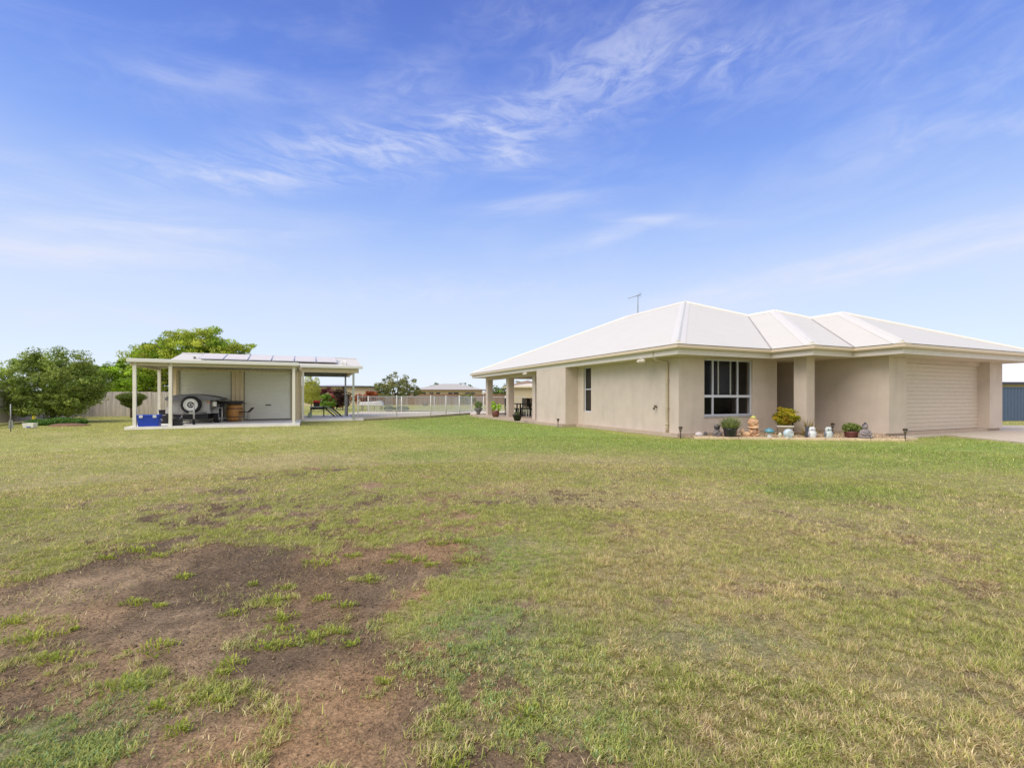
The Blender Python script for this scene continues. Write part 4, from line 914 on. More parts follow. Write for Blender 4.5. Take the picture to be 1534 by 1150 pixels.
# ------------------------------------------------------------------ plants
LEAF = leafmat('foliage')
def leaves(name, blobs, n, size, cols, parent, seed=0, clump=0.0, nclump=0, up=0.35, aspect=0.5, shell=0.5, droop=0.0, mate=None, jit=0.25):
    """leaf-sized faces spread through ellipsoids (cx,cy,cz,rx,ry,rz); in clumps when nclump is given"""
    g = np.random.default_rng(seed+100)
    B = np.array(blobs, float); vol = B[:, 3]*B[:, 4]*B[:, 5]; p = vol/vol.sum()
    def inside(k, sh):
        b = B[g.choice(len(B), k, p=p)]
        d = g.normal(size=(k, 3)); d /= np.linalg.norm(d, axis=1)[:, None]
        r = g.random(k)**(1/3); r = r*(1-sh)+sh*(0.72+0.30*g.random(k))
        return b[:, :3]+d*r[:, None]*b[:, 3:], d
    if nclump:
        cc, cd_ = inside(nclump, shell); cc[:, 2] = np.maximum(cc[:, 2], 0.05)
        crad = clump*g.uniform(0.55, 1.35, nclump); hue = g.random((nclump, 1)); val = g.uniform(0.6, 1.32, (nclump, 1))
        idx = g.integers(0, nclump, n)
        d = g.normal(size=(n, 3)); d /= np.linalg.norm(d, axis=1)[:, None]
        pos = cc[idx]+d*(crad[idx]*(0.35+0.65*g.random(n)**0.5))[:, None]*np.array([1, 1, 0.62])
        out = d*0.6+cd_[idx]*0.6
        h = np.clip(hue[idx]*0.75+g.random((n, 1))*0.35, 0, 1); v = val[idx]
    else:
        pos, out = inside(n, shell); h = g.random((n, 1)); v = 1.0
    pos[:, 2] = np.maximum(pos[:, 2], 0.01)
    nrm = out*0.7+g.normal(size=(n, 3))*0.55+np.array([0, 0, up]); nrm /= np.linalg.norm(nrm, axis=1)[:, None]
    t = np.cross(nrm, g.normal(size=(n, 3))); t /= np.linalg.norm(t, axis=1)[:, None]+1e-9
    if droop: t[:, 2] -= droop; t /= np.linalg.norm(t, axis=1)[:, None]+1e-9
    s = np.cross(nrm, t); L = (size*g.uniform(0.6, 1.35, n))[:, None]; W = L*aspect
    fold = nrm*L*0.10
    a = pos-t*L*0.5; b = pos+s*W*0.5+fold; c = pos+t*L*0.5; d_ = pos-s*W*0.5+fold
    V = np.stack([a, b, c, d_], 1).reshape(-1, 3)
    k = np.arange(n)[:, None]*4; Fc = (k+np.array([[0, 1, 2, 0, 2, 3]])).reshape(-1)
    cols = np.array(cols); m_ = len(cols)-1
    x = np.clip(h[:, 0], 0, 0.9999)*m_; i0 = x.astype(int); f_ = (x-i0)[:, None]
    C = 1.45*(cols[i0]*(1-f_)+cols[np.minimum(i0+1, m_)]*f_)*v*g.uniform(1-jit, 1+jit, (n, 1))
    return npmesh(name, V, Fc, 3, mate or LEAF, np.repeat(C, 4, 0), parent)

def trunk_tubes(limbs, parent, m=BARK, name='trunk'):
    t = MB()
    for pts, rad in limbs: t.tube(pts, rad, 9)
    return t.build(name, m, parent)
def limbs_to(blobs, base, h, r, seed, k=7):
    q = random.Random(seed); out = []
    top = (base[0]+q.uniform(-.1,.1)*h, base[1]+q.uniform(-.1,.1)*h, base[2]+h)
    out.append(([base, ((base[0]+top[0])/2+q.uniform(-.05,.05)*h, (base[1]+top[1])/2, base[2]+h*.5), top], [r*1.25, r, r*.8]))
    for i in range(k):
        b = blobs[i % len(blobs)]
        e = (b[0]+q.uniform(-.6,.6)*b[3], b[1]+q.uniform(-.6,.6)*b[4], b[2]+q.uniform(-.1,.7)*b[5])
        s = (top[0], top[1], base[2]+h*q.uniform(.6, 1.0)); s = (base[0]+(top[0]-base[0])*(s[2]-base[2])/h, base[1]+(top[1]-base[1])*(s[2]-base[2])/h, s[2])
        mid = ((s[0]+e[0])/2+q.uniform(-.1,.1), (s[1]+e[1])/2+q.uniform(-.1,.1), (s[2]+e[2])/2+.12*abs(e[2]-s[2]))
        out.append(([s, mid, e], [r*.6, r*.38, r*.12]))
    return out
def tree(name, label, loc, blobs, n, size, cols, th, tr, seed, cat='tree', group=None, nclump=0, clump=0.3, limbs=7, **kw):
    o = empty(name, loc, 0, label, cat, group)
    trunk_tubes(limbs_to(blobs, (0, 0, -0.05), th, tr, seed, limbs), o)
    leaves('crown', blobs, n, size, cols, o, seed, clump, nclump, **kw)
    return o
def G(*c): return [srgb(*q) for q in c]

# dense dark shrub-tree at the left boundary
x, y = gp(78, 632.5)
tree('lemon_tree', 'large dense dark green leafy tree with low branches at the left timber fence', (x, y, 0),
     [(0,0,2.0,2.35,2.0,1.45),(-1.2,.2,2.1,1.4,1.4,1.2),(1.2,0,1.75,1.3,1.4,1.15),(.2,0,2.9,1.6,1.4,.8),(.9,.1,3.15,.5,.5,.55),(-.4,.1,3.2,.5,.5,.45),(-1.5,.2,3.0,.5,.5,.4),(1.55,0,2.75,.45,.5,.4),(.0,-.3,1.0,2.0,1.5,.7),(1.3,-.2,1.1,1.2,1.1,.8),(-1.5,-.2,1.4,1.3,1.1,.9),(0,-.2,.8,1.9,1.4,.6),(-2.2,0,2.3,.7,.8,.7),(2.1,0,2.0,.6,.7,.7),(1.75,0,3.0,.22,.2,.4),(1.0,.1,3.45,.2,.2,.35),(-.1,.1,3.4,.25,.2,.35),(-.9,.1,3.3,.22,.2,.3)],
     46000, .105, G((72,90,40),(102,120,54),(138,150,74),(120,136,78)), 1.3, .10, 11, nclump=620, clump=.30, shell=.5, limbs=10)
# spreading yellow-green tree behind the shed
x, y = gp(285, 617.5)
bl = [(-.2,0,5.5,3.6,2.8,.55),(-2.4,.3,4.7,2.4,2.2,.55),(2.3,-.2,4.7,2.4,2.2,.6),(.6,0,6.3,1.9,1.8,.45),(-3.6,0,3.6,1.6,1.8,.6),(3.5,0,5.1,1.4,1.2,.42),(-4.3,0,4.9,1.1,1.0,.45),(-3.2,0,5.4,1.2,1.0,.40),(-5.0,0,4.2,.8,.9,.40),(2.6,0,5.7,1.3,1.1,.45),(4.6,0,5.6,.75,.6,.17),(4.2,0,5.35,.8,.7,.22),(0,0,3.6,3.6,2.6,.8),(-1.0,.2,6.0,1.4,1.3,.3),(2.0,.2,5.8,1.2,1.2,.35),(-3.0,0,5.45,.9,.9,.2),(-4.0,0,4.5,1.0,.9,.3),(-4.6,.0,2.6,1.0,1.4,.8),(1.0,0,4.6,3.4,2.4,.9),(-1.2,0,4.4,3.2,2.4,.9),(3.4,0,4.2,1.5,1.4,.5),(1.2,.1,6.85,1.0,.9,.25),(-.9,.1,6.5,1.2,1,.25),(3.0,.1,5.6,.9,.9,.25)]
tree('poinciana_tree', 'wide spreading yellow green tree rising behind the shed roof', (x, y, 0), bl, 56000, .19,
     G((92,116,34),(122,146,46),(152,164,60),(168,170,74)), 2.6, .24, 12, nclump=560, clump=.50, shell=.4, droop=.5, aspect=.4, limbs=13)
x, y = gp(178, 619)
tree('bushy_tree', 'bright green bushy tree behind the timber fence left of the shed', (x, y, 0), [(0,0,2.6,1.5,1.4,1.4),(-.9,0,2.2,1.2,1.2,1.3),(1.0,0,2.4,1.2,1.2,1.2),(-.2,0,3.5,1.0,.9,.8),(-1.3,0,3.2,.8,.8,.8)], 13000, .17,
     G((84,112,32),(122,150,42),(150,172,58)), 1.3, .12, 13, nclump=150, clump=.40, limbs=8)
x, y = gp(222, 618)
tree('bushy_tree', 'olive green tree showing between the carport posts over the timber fence', (x, y, 0), [(0,0,2.5,1.7,1.5,1.3),(1.1,0,2.2,1.2,1.3,1.1),(-.6,0,3.1,1.0,1.0,.6)], 9000, .18,
     G((96,118,40),(134,146,58),(158,164,70)), 1.2, .12, 14, nclump=120, clump=.42, limbs=8)
x, y = gp(120, 619)
tree('bushy_tree', 'green tree mostly hidden behind the dense dark tree by the fence', (x, y, 0), [(0,0,2.3,1.6,1.5,1.2),(.9,0,2.9,1.1,1.0,1.0),(1.7,0,2.6,.9,.9,.9)], 8000, .17, G((84,108,36),(126,148,50)), 1.1, .11, 15, nclump=90, clump=.4, limbs=6)
# small clipped tree
x, y = gp(197, 625.5)
tree('clipped_tree', 'small clipped flat topped green tree on a short dark trunk before the fence', (x, y, 0), [(0,0,1.26,.80,.78,.30),(0,0,1.0,.60,.58,.38),(0,0,.84,.36,.36,.26)], 9000, .075, G((64,80,34),(88,104,44),(112,120,54)), .95, .055, 16, cat='tree', shell=.6, limbs=8)
# garden tree in the back yard beyond the pool fence
x, y = gp(594, 615.8)
tree('garden_tree', 'grey green garden tree with thin trunk beyond the pool fence', (x, y, 0),
     [(0,0,2.0,1.75,1.5,.75),(-.5,0,2.75,.9,.9,.6),(1.2,0,2.7,.6,.6,.5),(-1.4,0,2.0,.8,.9,.7),(-.15,0,3.3,.4,.4,.35),(1.5,0,1.9,.8,.8,.6),(.5,0,2.9,.5,.5,.4)],
     9000, .13, G((72,84,58),(104,110,72),(136,138,88),(118,112,70)), 1.5, .075, 17, nclump=150, clump=.28, shell=.4, limbs=9)
x, y = gp(594, 616.2)
o = empty('low_shrub', (x, y-.2, 0), 0, 'low grey green shrub round the foot of the garden tree', 'shrub')
leaves('foliage', [(-.65,0,.28,.5,.4,.26),(.5,0,.25,.7,.4,.25)], 1800, .11, G((84,98,70),(120,130,98)), o, 18)
trunk_tubes([([(-.5,0,-.03),(-.6,0,.3)], [.02,.01])], o, name='stem'); trunk_tubes([([(.4,0,-.03),(.5,0,.3)], [.02,.01])], o, name='stem')
# plants behind the open bay
x, y = gp(466, 616)
tree('bamboo', 'yellow green bamboo clump seen through the open shed bay', (x, y, 0), [(0,0,1.9,.85,.7,.9),(-.2,0,2.7,.4,.4,.6),(.5,0,2.6,.3,.3,.5),(0,0,1.2,.9,.7,.6),(-.05,0,3.2,.14,.14,.35)], 5200, .17, G((128,136,48),(164,166,72),(188,184,100)), 1.0, .04, 19, cat='bamboo', aspect=.22, limbs=12)
x, y = gp(489, 614)
tree('shrub', 'bright green shrub seen through the open shed bay', (x, y, 0), [(0,0,.85,1.1,.8,.75),(.7,0,.8,.7,.6,.6)], 3600, .14, G((84,116,40),(124,150,62)), .4, .04, 20, cat='shrub', nclump=50, clump=.3, limbs=6)
for i, (px, py, rx, h, lab) in enumerate([(492,612.5,1.3,2.35,'dark red leaved shrub at the wall behind the open shed bay'),(504,612.8,.8,1.9,'pink tipped red cordyline right of the green shrub'),(513,614,.75,2.5,'tall dark purple leaved shrub behind the grey board')]):
    x, y = gp(px, py)
    tree('red_shrub', lab, (x, y, 0), [(0,0,h*.62,rx,.8,h*.36),(0,0,h*.3,rx*.8,.7,h*.25)], 3000, .19, [G((70,34,40),(110,58,60),(88,62,50)), G((120,52,60),(170,96,104),(96,70,44)), G((46,34,38),(72,48,52),(84,74,46))][i], h*.4, .04, 21+i, cat='shrub', nclump=46, clump=.32, limbs=7)
for i, (px, py, rx, h, lab) in enumerate([(545,607.8,2.1,2.0,'red brown leaved hedge shrub left of the garden tree at the far fence'),(558,607.8,1.6,2.3,'rusty red shrub close behind the garden tree'),(700,606.6,1.6,1.7,'low olive shrub in front of the far timber fence')]):
    x, y = gp(px, py)
    tree('far_shrub', lab, (x, y, 0), [(0,0,h*.6,rx,.9,h*.4)], 1500, .26, [G((110,56,36),(150,78,48),(90,60,40)), G((128,66,40),(160,92,54)), G((104,112,58),(140,140,76))][i], h*.4, .05, 31+i, cat='shrub', nclump=30, clump=.4, limbs=5)
# ground cover, mulch and the little trough under the dense tree
x, y = gp(78, 637)
o = empty('ground_cover', (x, y, 0), 0, 'low bed of green leafy ground cover under the dense dark tree', 'ground cover')
leaves('foliage', [(-.55,0,.12,.65,.35,.16),(.35,.1,.16,.8,.35,.20),(1.0,.2,.15,.4,.3,.16)], 5200, .085, G((52,84,34),(78,112,46),(98,130,58)), o, 41)
leaves('yellow_flower', [(-.82,.0,.36,.06,.06,.10)], 40, .06, G((196,186,40),(220,206,70)), o, 42)
tag(o, kind='stuff')
x, y = gp(104, 637.5)
m = MB(); m.ball((0,0,-.02), (.85,.5,.13), 20, 8, .03, 5); o = m.build('mulch_mound', mat('red_mulch', srgb(124,96,76), .95, .3, 14, .8, 30)); o.location = (x, y, 0); tag(o, 'low reddish mulch mound beside the green ground cover', 'mulch')
x, y = gp(45, 641.2)
o = empty('planter_trough', (x, y, 0), R(10), 'small white trough on the lawn under the dense dark tree', 'planter')
m = MB(); m.add([(-.17,-.10,.02),(.17,-.10,.02),(.17,.10,.02),(-.17,.10,.02),(-.20,-.12,.21),(.20,-.12,.21),(.20,.12,.21),(-.20,.12,.21)], [(3,2,1,0),(0,1,5,4),(1,2,6,5),(2,3,7,6),(3,0,4,7)]); m.box(-.19,-.11,.16,.19,.11,.175); m.box(-.12,-.08,0,.12,.08,.02); m.build('trough_body', WHITE, o)
m = MB(); m.box(-.04,-.128,.03,.10,-.105,.08); m.build('label_plate', mat('blue_grey_plate', srgb(112,120,160), .6), o)
x, y = gp(16, 646.5)
o = empty('garden_stake', (x, y, 0), 0, 'thin grey metal stake in the lawn at the far left', 'stake')
m = MB(); m.tube([(0,0,-.05),(0,0,1.0)], .018, 6); m.build('shaft', STEEL, o); m = MB(); m.add([(-.09,.0,.12),(.09,0,.12),(.07,0,.42),(-.07,0,.42),(-.09,.012,.12),(.09,.012,.12),(.07,.012,.42),(-.07,.012,.42)], [(0,1,2,3),(7,6,5,4),(0,4,5,1),(1,5,6,2),(2,6,7,3),(3,7,4,0)]); m.build('plate', STEEL, o)

# ------------------------------------------------------------------ fences
PALE = mat('weathered_paling', srgb(204,194,184), .9, .34, 2.2, .3, 40, stains=.25, stretch=(5,5,.25))
PALEB = mat('brown_paling', srgb(146,116,94), .9, .25, 1.2, .3, 40, stretch=(4,4,.4))
def paling_fence(name, a, b, h, label, m, pitch=.102, mrail=None, hv=0.0, wv=0.0):
    a, b = Vector((a[0], a[1], 0)), Vector((b[0], b[1], 0)); L_ = (b-a).length; ang = math.atan2(b.y-a.y, b.x-a.x)
    o = empty(name, (a.x, a.y, 0), ang, label, 'fence')
    q = random.Random(int(L_*100)); p = MB(); n = int(L_/pitch)
    for i in range(n):
        x = i*pitch; hh = h+q.uniform(-.015,.015); d = q.uniform(-.006,.006)
        p.box(x+.002, -.02+d, 0.03, x+pitch-.003, -.004+d, hh)
    p.build('paling', m, o)
    r = MB()
    for z in (.35, h*.55, h-.25): r.box(0, .006, z, L_, .05, z+.075)
    r.build('rail', mrail or m, o)
    x = .05
    while x < L_:
        k = MB(); k.box(x, .052, 0, x+.1, .14, h-.05); k.build('post', mrail or m, o); x += 2.4
    return o
K = (-27.4, 29.7)
paling_fence('timber_fence', (K[0]+.3994*14, K[1]-.9168*14), K, 1.62, 'weathered grey timber fence running back behind the dense dark tree on the left', PALE)
paling_fence('timber_fence', K, (K[0]+.9168*11.2, K[1]+.3994*11.2), 1.62, 'weathered grey timber fence behind the clipped tree and carport posts', PALE)
paling_fence('far_timber_fence', (-27.5, 76), (20, 88), 1.85, 'long brown timber fence at the far end of the back yard', PALEB, pitch=.14)
# blue steel fence on the right
BLUE = mat('blue_steel', srgb(78,96,124), .45, .05)
def steel_fence(a, b, h, label):
    a, b = Vector((a[0], a[1], 0)), Vector((b[0], b[1], 0)); L_ = (b-a).length
    o = empty('steel_fence', (a.x, a.y, 0), math.atan2(b.y-a.y, b.x-a.x), label, 'fence')
    x = 0; k = 0
    while x < L_-.1:
        p = MB(); w_ = min(2.37, L_-x); n = int(w_/.19)
        prof = []
        for i in range(n):
            u = x+.03+i*(w_-.06)/n; s = (w_-.06)/n; prof += [(u,-.018),(u+s*.32,-.018),(u+s*.46,.018),(u+s*.86,.018)]
        prof.append((x+w_-.03,-.018)); m_ = len(prof)
        vs = [(p_[0], p_[1], .05) for p_ in prof]+[(p_[0], p_[1], h-.03) for p_ in prof]
        p.add(vs, [(i, i+1, m_+i+1, m_+i) for i in range(m_-1)]); p.build('infill_sheet', BLUE, o)
        q = MB(); q.box(x, -.032, h-.045, x+w_-.002, .032, h); q.box(x,-.032,.03,x+w_-.002,.032,.07); q.build('rail', BLUE, o)
        q = MB(); q.box(x-.03,-.036,0,x+.03,.036,h-.046); q.build('post', mat('navy_post', srgb(50,60,86), .5), o)
        x += 2.37
steel_fence((23.0, 24.3), (40.0, 25.9), 1.80, 'slate blue corrugated steel fence right of the garage')

# pool deck, pool and the tubular pool fence
d = MB(); d.prism(DECK, 0.03, 0.14); tag(d.build('pool_deck', mat('deck_concrete', srgb(212,200,182), .8, .07, 2, .1, 50)), kind='structure')
def pool_fence(pts, label, bays):
    o = empty('pool_fence', (pts[0][0], pts[0][1], 0), 0, label, 'fence')
    S_ = mat('silver_aluminium', srgb(196,202,204), .4, .05, metal=.2); ox, oy = pts[0]
    for (a, b), nb in zip(zip(pts, pts[1:]), bays):
        a, b = Vector((a[0]-ox, a[1]-oy, 0)), Vector((b[0]-ox, b[1]-oy, 0))
        for k in range(nb):
            p, q = a.lerp(b, k/nb), a.lerp(b, (k+1)/nb); e = (q-p); L_ = e.length; e.normalize(); sd_ = Vector((-e.y, e.x, 0))
            m = MB()
            for z in (.24, 1.30): m.tube([p+Vector((0,0,z)), q+Vector((0,0,z))], .019, 4, smooth=False)
            n = int(L_/.095)
            for i in range(1, n):
                c = p+e*(L_*i/n); m.tube([c+Vector((0,0,.20)), c+Vector((0,0,1.325))], .009, 4, cap=False, smooth=False)
            m.build('fence_panel', S_, o)
            m = MB(); m.tube([p+Vector((0,0,.135)), p+Vector((0,0,1.37))], .034, 6); m.build('post', WHITE, o)
def inset(p, dx, dy): return (p[0]+dx, p[1]+dy)
f0, f1, f2 = inset(DECK[0], .1, .25), inset(DECK[1], .05, .25), inset(DECK[2], .1, .3)
pool_fence([f0, f1, f2, (-1.5, 36.0)], 'silver tubular pool fence along the front of the concrete pool deck', (2, 3, 1))
pool_fence([(-11.2, 36.4), (-6.2, 37.2), (-2.3, 37.8), (1.2, 38.3)], 'silver tubular pool fence along the far side of the concrete pool deck', (2, 2, 2))
# covered table on the back lawn
x, y = gp(557, 614.6)
o = empty('outdoor_table', (x, y, 0), R(6), 'long white outdoor table on the lawn beyond the pool fence', 'table')
m = MB(); m.add([(-1.15,-.45,.46),(1.15,-.45,.42),(1.15,.45,.42),(-1.15,.45,.46),(-1.05,-.42,.80),(.95,-.42,.92),(.95,.42,.92),(-1.05,.42,.80)], [(3,2,1,0),(4,5,6,7),(0,1,5,4),(1,2,6,5),(2,3,7,6),(3,0,4,7)]); m.build('tabletop', mat('white_cover', srgb(226,224,230), .6), o, bevel=.06)
for a in ((-.9,-.35),(-.3,-.35),(.3,-.35),(.9,-.35),(-.9,.35),(.9,.35)):
    l = MB(); l.box(a[0]-.035,a[1]-.035,0,a[0]+.035,a[1]+.035,.6); l.build('leg', STEEL, o)
x, y = gp(637, 607.5)
o = empty('stump', (x, y, 0), 0, 'small dark stump on the far lawn near the fence', 'stump')
m = MB(); m.lathe([(.42,-.02),(.34,.15),(.30,.42),(.22,.5)], (0,0,0), 12); m.lathe([(.10,.1),(.08,.6)], (.25,0,0), 8); m.build('wood', BARK, o)

# ------------------------------------------------------------------ houses further off
def far_house(name, label, cx, Y, w_, dep, wall_h, ridge_h, rot, wallm, roofm, wins=(), over=.6, gut=None, doors=()):
    o = empty(name, (cx, Y, 0), rot, label, 'house')
    b = MB(); b.box(-w_/2, 0, 0, w_/2, dep, wall_h); b.build('wall', wallm, o)
    x0, x1, y0, y1 = -w_/2-over, w_/2+over, -over, dep+over; d = (y1-y0)/2; z0 = wall_h+.05; z1 = ridge_h
    r = MB(); r.add([(x0,y0,z0),(x1,y0,z0),(x1,y1,z0),(x0,y1,z0),(x0+d,y0+d,z1),(x1-d,y0+d,z1)], [(0,1,5,4),(1,2,5),(2,3,4,5),(3,0,4),(3,2,1,0)]); r.build('roof', roofm, o)
    g = MB()
    g.box(x0-.06,y0-.12,z0-.16,x1+.06,y0-.002,z0+.03); g.box(x0-.12,y0,z0-.16,x0-.002,y1,z0+.03); g.box(x1+.002,y0,z0-.16,x1+.12,y1,z0+.03); g.build('gutter', gut or GUT, o)
    for x, z, ww, hh in wins:
        f = MB(); f.box(x-ww/2-.06,-.05,z-.06,x+ww/2+.06,-.004,z+hh+.06); fo = f.build('window', mat('far_frame', srgb(186,182,176), .5), o)
        p = MB(); p.box(x-ww/2,-.07,z,x+ww/2,-.052,z+hh); p.build('pane', GLASS, fo)
    return o
GREYROOF = mat('grey_roof', srgb(190,184,174), .5, .04); CREAMWALL = mat('cream_wall', srgb(206,190,166), .85, .05); DGUT = mat('charcoal_gutter', srgb(66,68,76), .5)
WROOF2 = mat('cool_white_roof', srgb(236,236,242), .45, .02)
far_house('neighbour_house', 'far low house with a long grey roof beyond the back fence', -13.6, 100, 14.5, 11, 2.85, 4.35, R(4), CREAMWALL, GREYROOF, [(-5.6,1.0,1.6,1.3),(-3.6,1.0,.8,1.3),(-2.2,1.0,.8,1.3),(.4,1.0,.9,1.3),(1.6,1.0,1.0,1.3),(4.6,1.0,2.0,1.3)], .7, mat('brown_gutter', srgb(112,84,68), .5))
far_house('neighbour_house', 'cream house with a dark edged low roof seen behind the open shed bay', -27.5, 72, 10.6, 8, 2.95, 3.35, R(3), mat('cream_wall', srgb(206,190,166)), mat('pale_grey_roof', srgb(196,198,200), .5), [(-2,1.0,1.6,1.1)], .4, mat('charcoal_gutter', srgb(66,68,76)))
far_house('neighbour_house', 'small grey roofed house glimpsed behind the patio columns', -1.2, 96, 9, 8, 2.2, 3.3, R(2), CREAMWALL, mat('grey_roof', srgb(168,170,182)), [(0,.9,1.4,1.0)], .5)
far_house('garden_shed', 'beige rendered outbuilding with a low cream roof behind the patio', 2.1, 52, 4.6, 4, 2.45, 2.85, R(-2), mat('tan_wall', srgb(196,180,156), .85, .05), mat('cream_roof', srgb(226,214,192), .5), (), .25, mat('cream_gutter2', srgb(222,210,188), .5))
far_house('neighbour_house', 'brown roofed house rising above the beige outbuilding', 2.6, 74, 7, 7, 2.9, 4.1, 0, CREAMWALL, mat('brown_roof', srgb(150,126,108), .7), (), .4)
far_house('neighbour_house', 'white roofed house behind the slate blue fence', 40.5, 33.5, 18, 12, 2.25, 5.3, R(2), mat('tan_wall', srgb(196,180,156)), WROOF2, [(-6.6,.9,1.5,1.1)], .6, DGUT)
# far trees above the roofs
for i, (px, Y, w_, h, lab, cc) in enumerate([(742,92,1.3,3.6,'dark leafy tree left of the palm behind the patio columns',((70,92,52),(104,124,66))),(757,93,1.2,3.9,'dark leafy tree right of the palm behind the patio columns',((62,84,50),(98,116,62))),
        (693,125,2.6,5.7,'dark tree top showing above the far grey roof at its right end',((70,88,58),(100,112,72))),(650,126,2.4,5.3,'dark tree top showing above the far grey roof at its left end',((70,88,58),(96,108,72))),(778,112,2.2,5.4,'brownish tree top above the brown roof behind the patio',((120,110,80),(150,138,104)))]):
    tree('far_tree', lab, at(px, Y), [(0,0,h*.68,w_,w_*.8,h*.3),(w_*.4,0,h*.55,w_*.7,w_*.6,h*.22)], 900, .34, G(*cc), h*.5, .10, 61+i, group=None, nclump=26, clump=.5, limbs=5)
p = empty('palm', at(748.5, 88), 0, 'small bright green palm between two dark trees behind the patio columns', 'palm')
trunk_tubes([([(0,0,-.1),(.05,0,1.3),(0,0,2.4)], [.16,.13,.11])], p)
fr = MB()
for k in range(13):
    a = k*2.4; d_ = Vector((math.cos(a), math.sin(a), 0)); s_ = Vector((-d_.y, d_.x, 0)); r_ = 1.1
    pts = [Vector((0,0,2.4))+d_*r_*t+Vector((0,0,.9*t-1.25*t*t*(.6+.4*(k % 3)/2))) for t in (0,.3,.6,.85,1)]
    for i in range(4):
        w0, w1 = .16*(1-i/4.5), .16*(1-(i+1)/4.5); fr.add([pts[i]-s_*w0, pts[i]+s_*w0, pts[i+1]+s_*w1, pts[i+1]-s_*w1], [(0,1,2,3)])
fr.build('frond', mat('palm_green', srgb(132,160,70), .6, .2), p)

# ------------------------------------------------------------------ the patio
WICK = mat('dark_wicker', srgb(50,46,44), .8, .25, 30)
def make_patio():
    hl = lambda u, v, z=SLAB: (*uvw(u, v), z)
    t = empty('dining_table', hl(1.58, 15.6), TH, 'dark outdoor dining table on the patio among the high backed chairs', 'table')
    m = MB(); m.box(-.4,-1.1,.70,.4,1.1,.745); m.build('tabletop', WICK, t)
    for a in ((-.34,-1.0),(.34,-1.0),(-.34,1.0),(.34,1.0)):
        l = MB(); l.box(a[0]-.035,a[1]-.035,0,a[0]+.035,a[1]+.035,.70); l.build('leg', WICK, t)
    def chair(loc, rz_, label):
        c = empty('patio_chair', loc, rz_, label, 'chair', 'high backed chairs round the patio table')
        s = MB(); s.box(-.23,-.22,.42,.23,.22,.47); s.build('seat', WICK, c)
        b = MB(); b.box(-.23,.18,.47,-.19,.225,1.08); b.box(.19,.18,.47,.23,.225,1.08); b.box(-.19,.185,1.03,.19,.22,1.08); b.box(-.19,.185,.55,.19,.22,.60)
        for x in (-.14,-.07,0,.07,.14): b.box(x-.024,.19,.60,x+.024,.215,1.03)
        for z in (.74,.88): b.box(-.19,.186,z,.19,.189,z+.035)
        b.build('backrest', WICK, c)
        for a in ((-.2,-.19),(.2,-.19),(-.2,.19),(.2,.19)):
            l = MB(); l.box(a[0]-.022,a[1]-.022,0,a[0]+.022,a[1]+.022,.42); l.build('leg', WICK, c)
        return c
    c0 = chair(hl(1.0,14.95), TH+R(90), 'dark patio chair nearest the middle column')
    for u, v, a, lab in ((1.0,15.75,90,'dark patio chair behind the one nearest the middle column'),(1.30,14.15,180,'dark patio chair at the near end of the patio table, beside the black stool'),(1.78,14.15,180,'dark patio chair at the near end of the patio table, beside the wall'),(2.15,15.0,-90,'dark patio chair on the far side of the patio table, closer one'),(2.15,15.8,-90,'dark patio chair on the far side of the patio table, deeper one')):
        c = copy_tree(c0); c.location = hl(u, v); c.rotation_euler = (0, 0, TH+R(a)); c['label'] = lab
    s = empty('side_stool', hl(.95, 12.6), TH, 'small black stool with white legs at the front of the patio chairs', 'stool')
    m = MB(); m.box(-.18,-.18,.46,.18,.18,.50); m.build('seat', DARK, s)
    for a in ((-.15,-.15),(.15,-.15),(-.15,.15),(.15,.15)):
        l = MB(); l.tube([(a[0],a[1],.46),(a[0]*1.15,a[1]*1.15,0)], .018, 6); l.build('leg', WHITE, s)
make_patio()
def pot(name, label, loc, prof, m, n=20, sq=None):
    o = empty(name, loc, 0, label, 'potted plant')
    b = MB(); b.lathe(prof, (0,0,0), n, sq=sq); b.build('pot', m, o)
    s = MB(); r_, h_ = prof[-1]; s.lathe([(.001,h_-.03),(r_*.9,h_-.028)], (0,0,0), n); s.build('potting_soil', mat('potting_soil', srgb(70,56,46), .95), o)
    return o
x, y = gp(716.5, 620.6, SLAB)
o = pot('potted_plant', 'grey urn with a small plant left of the patio columns', (x, y, .14), [(.14,0),(.10,.06),(.20,.22),(.29,.36),(.27,.40),(.25,.37)], mat('grey_urn', srgb(112,112,112), .7, .1))
leaves('foliage', [(0,0,.62,.28,.28,.26)], 420, .12, G((84,104,60),(118,134,84)), o, 71, aspect=.3)
x, y = gp(742.5, 624.4, SLAB)
o = pot('potted_plant', 'red brown pot with bright broad leaves between the patio columns', (x, y, SLAB), [(.15,0),(.20,.10),(.21,.30),(.20,.37),(.17,.36)], mat('red_brown_pot', srgb(116,72,60), .6, .1))
leaves('foliage', [(-.12,0,.62,.14,.12,.28),(.20,0,.55,.12,.1,.2)], 130, .20, G((130,164,52),(166,190,78)), o, 72, aspect=.4)
x, y = gp(775, 630.2, SLAB)
o = pot('potted_plant', 'black square planter at the front edge of the patio', (x, y, SLAB), [(.14,0),(.23,.27),(.24,.30),(.20,.29)], mat('black_pot', srgb(34,34,38), .5), 4)
leaves('foliage', [(0,0,.36,.14,.14,.06)], 120, .07, G((70,86,50),(100,112,70)), o, 73)

# ------------------------------------------------------------------ the front garden bed
BZ = 0.045
def bp(px, py, z=BZ): q = gp(px, py, z); return (q[0]*1.012, q[1]*1.012, z)
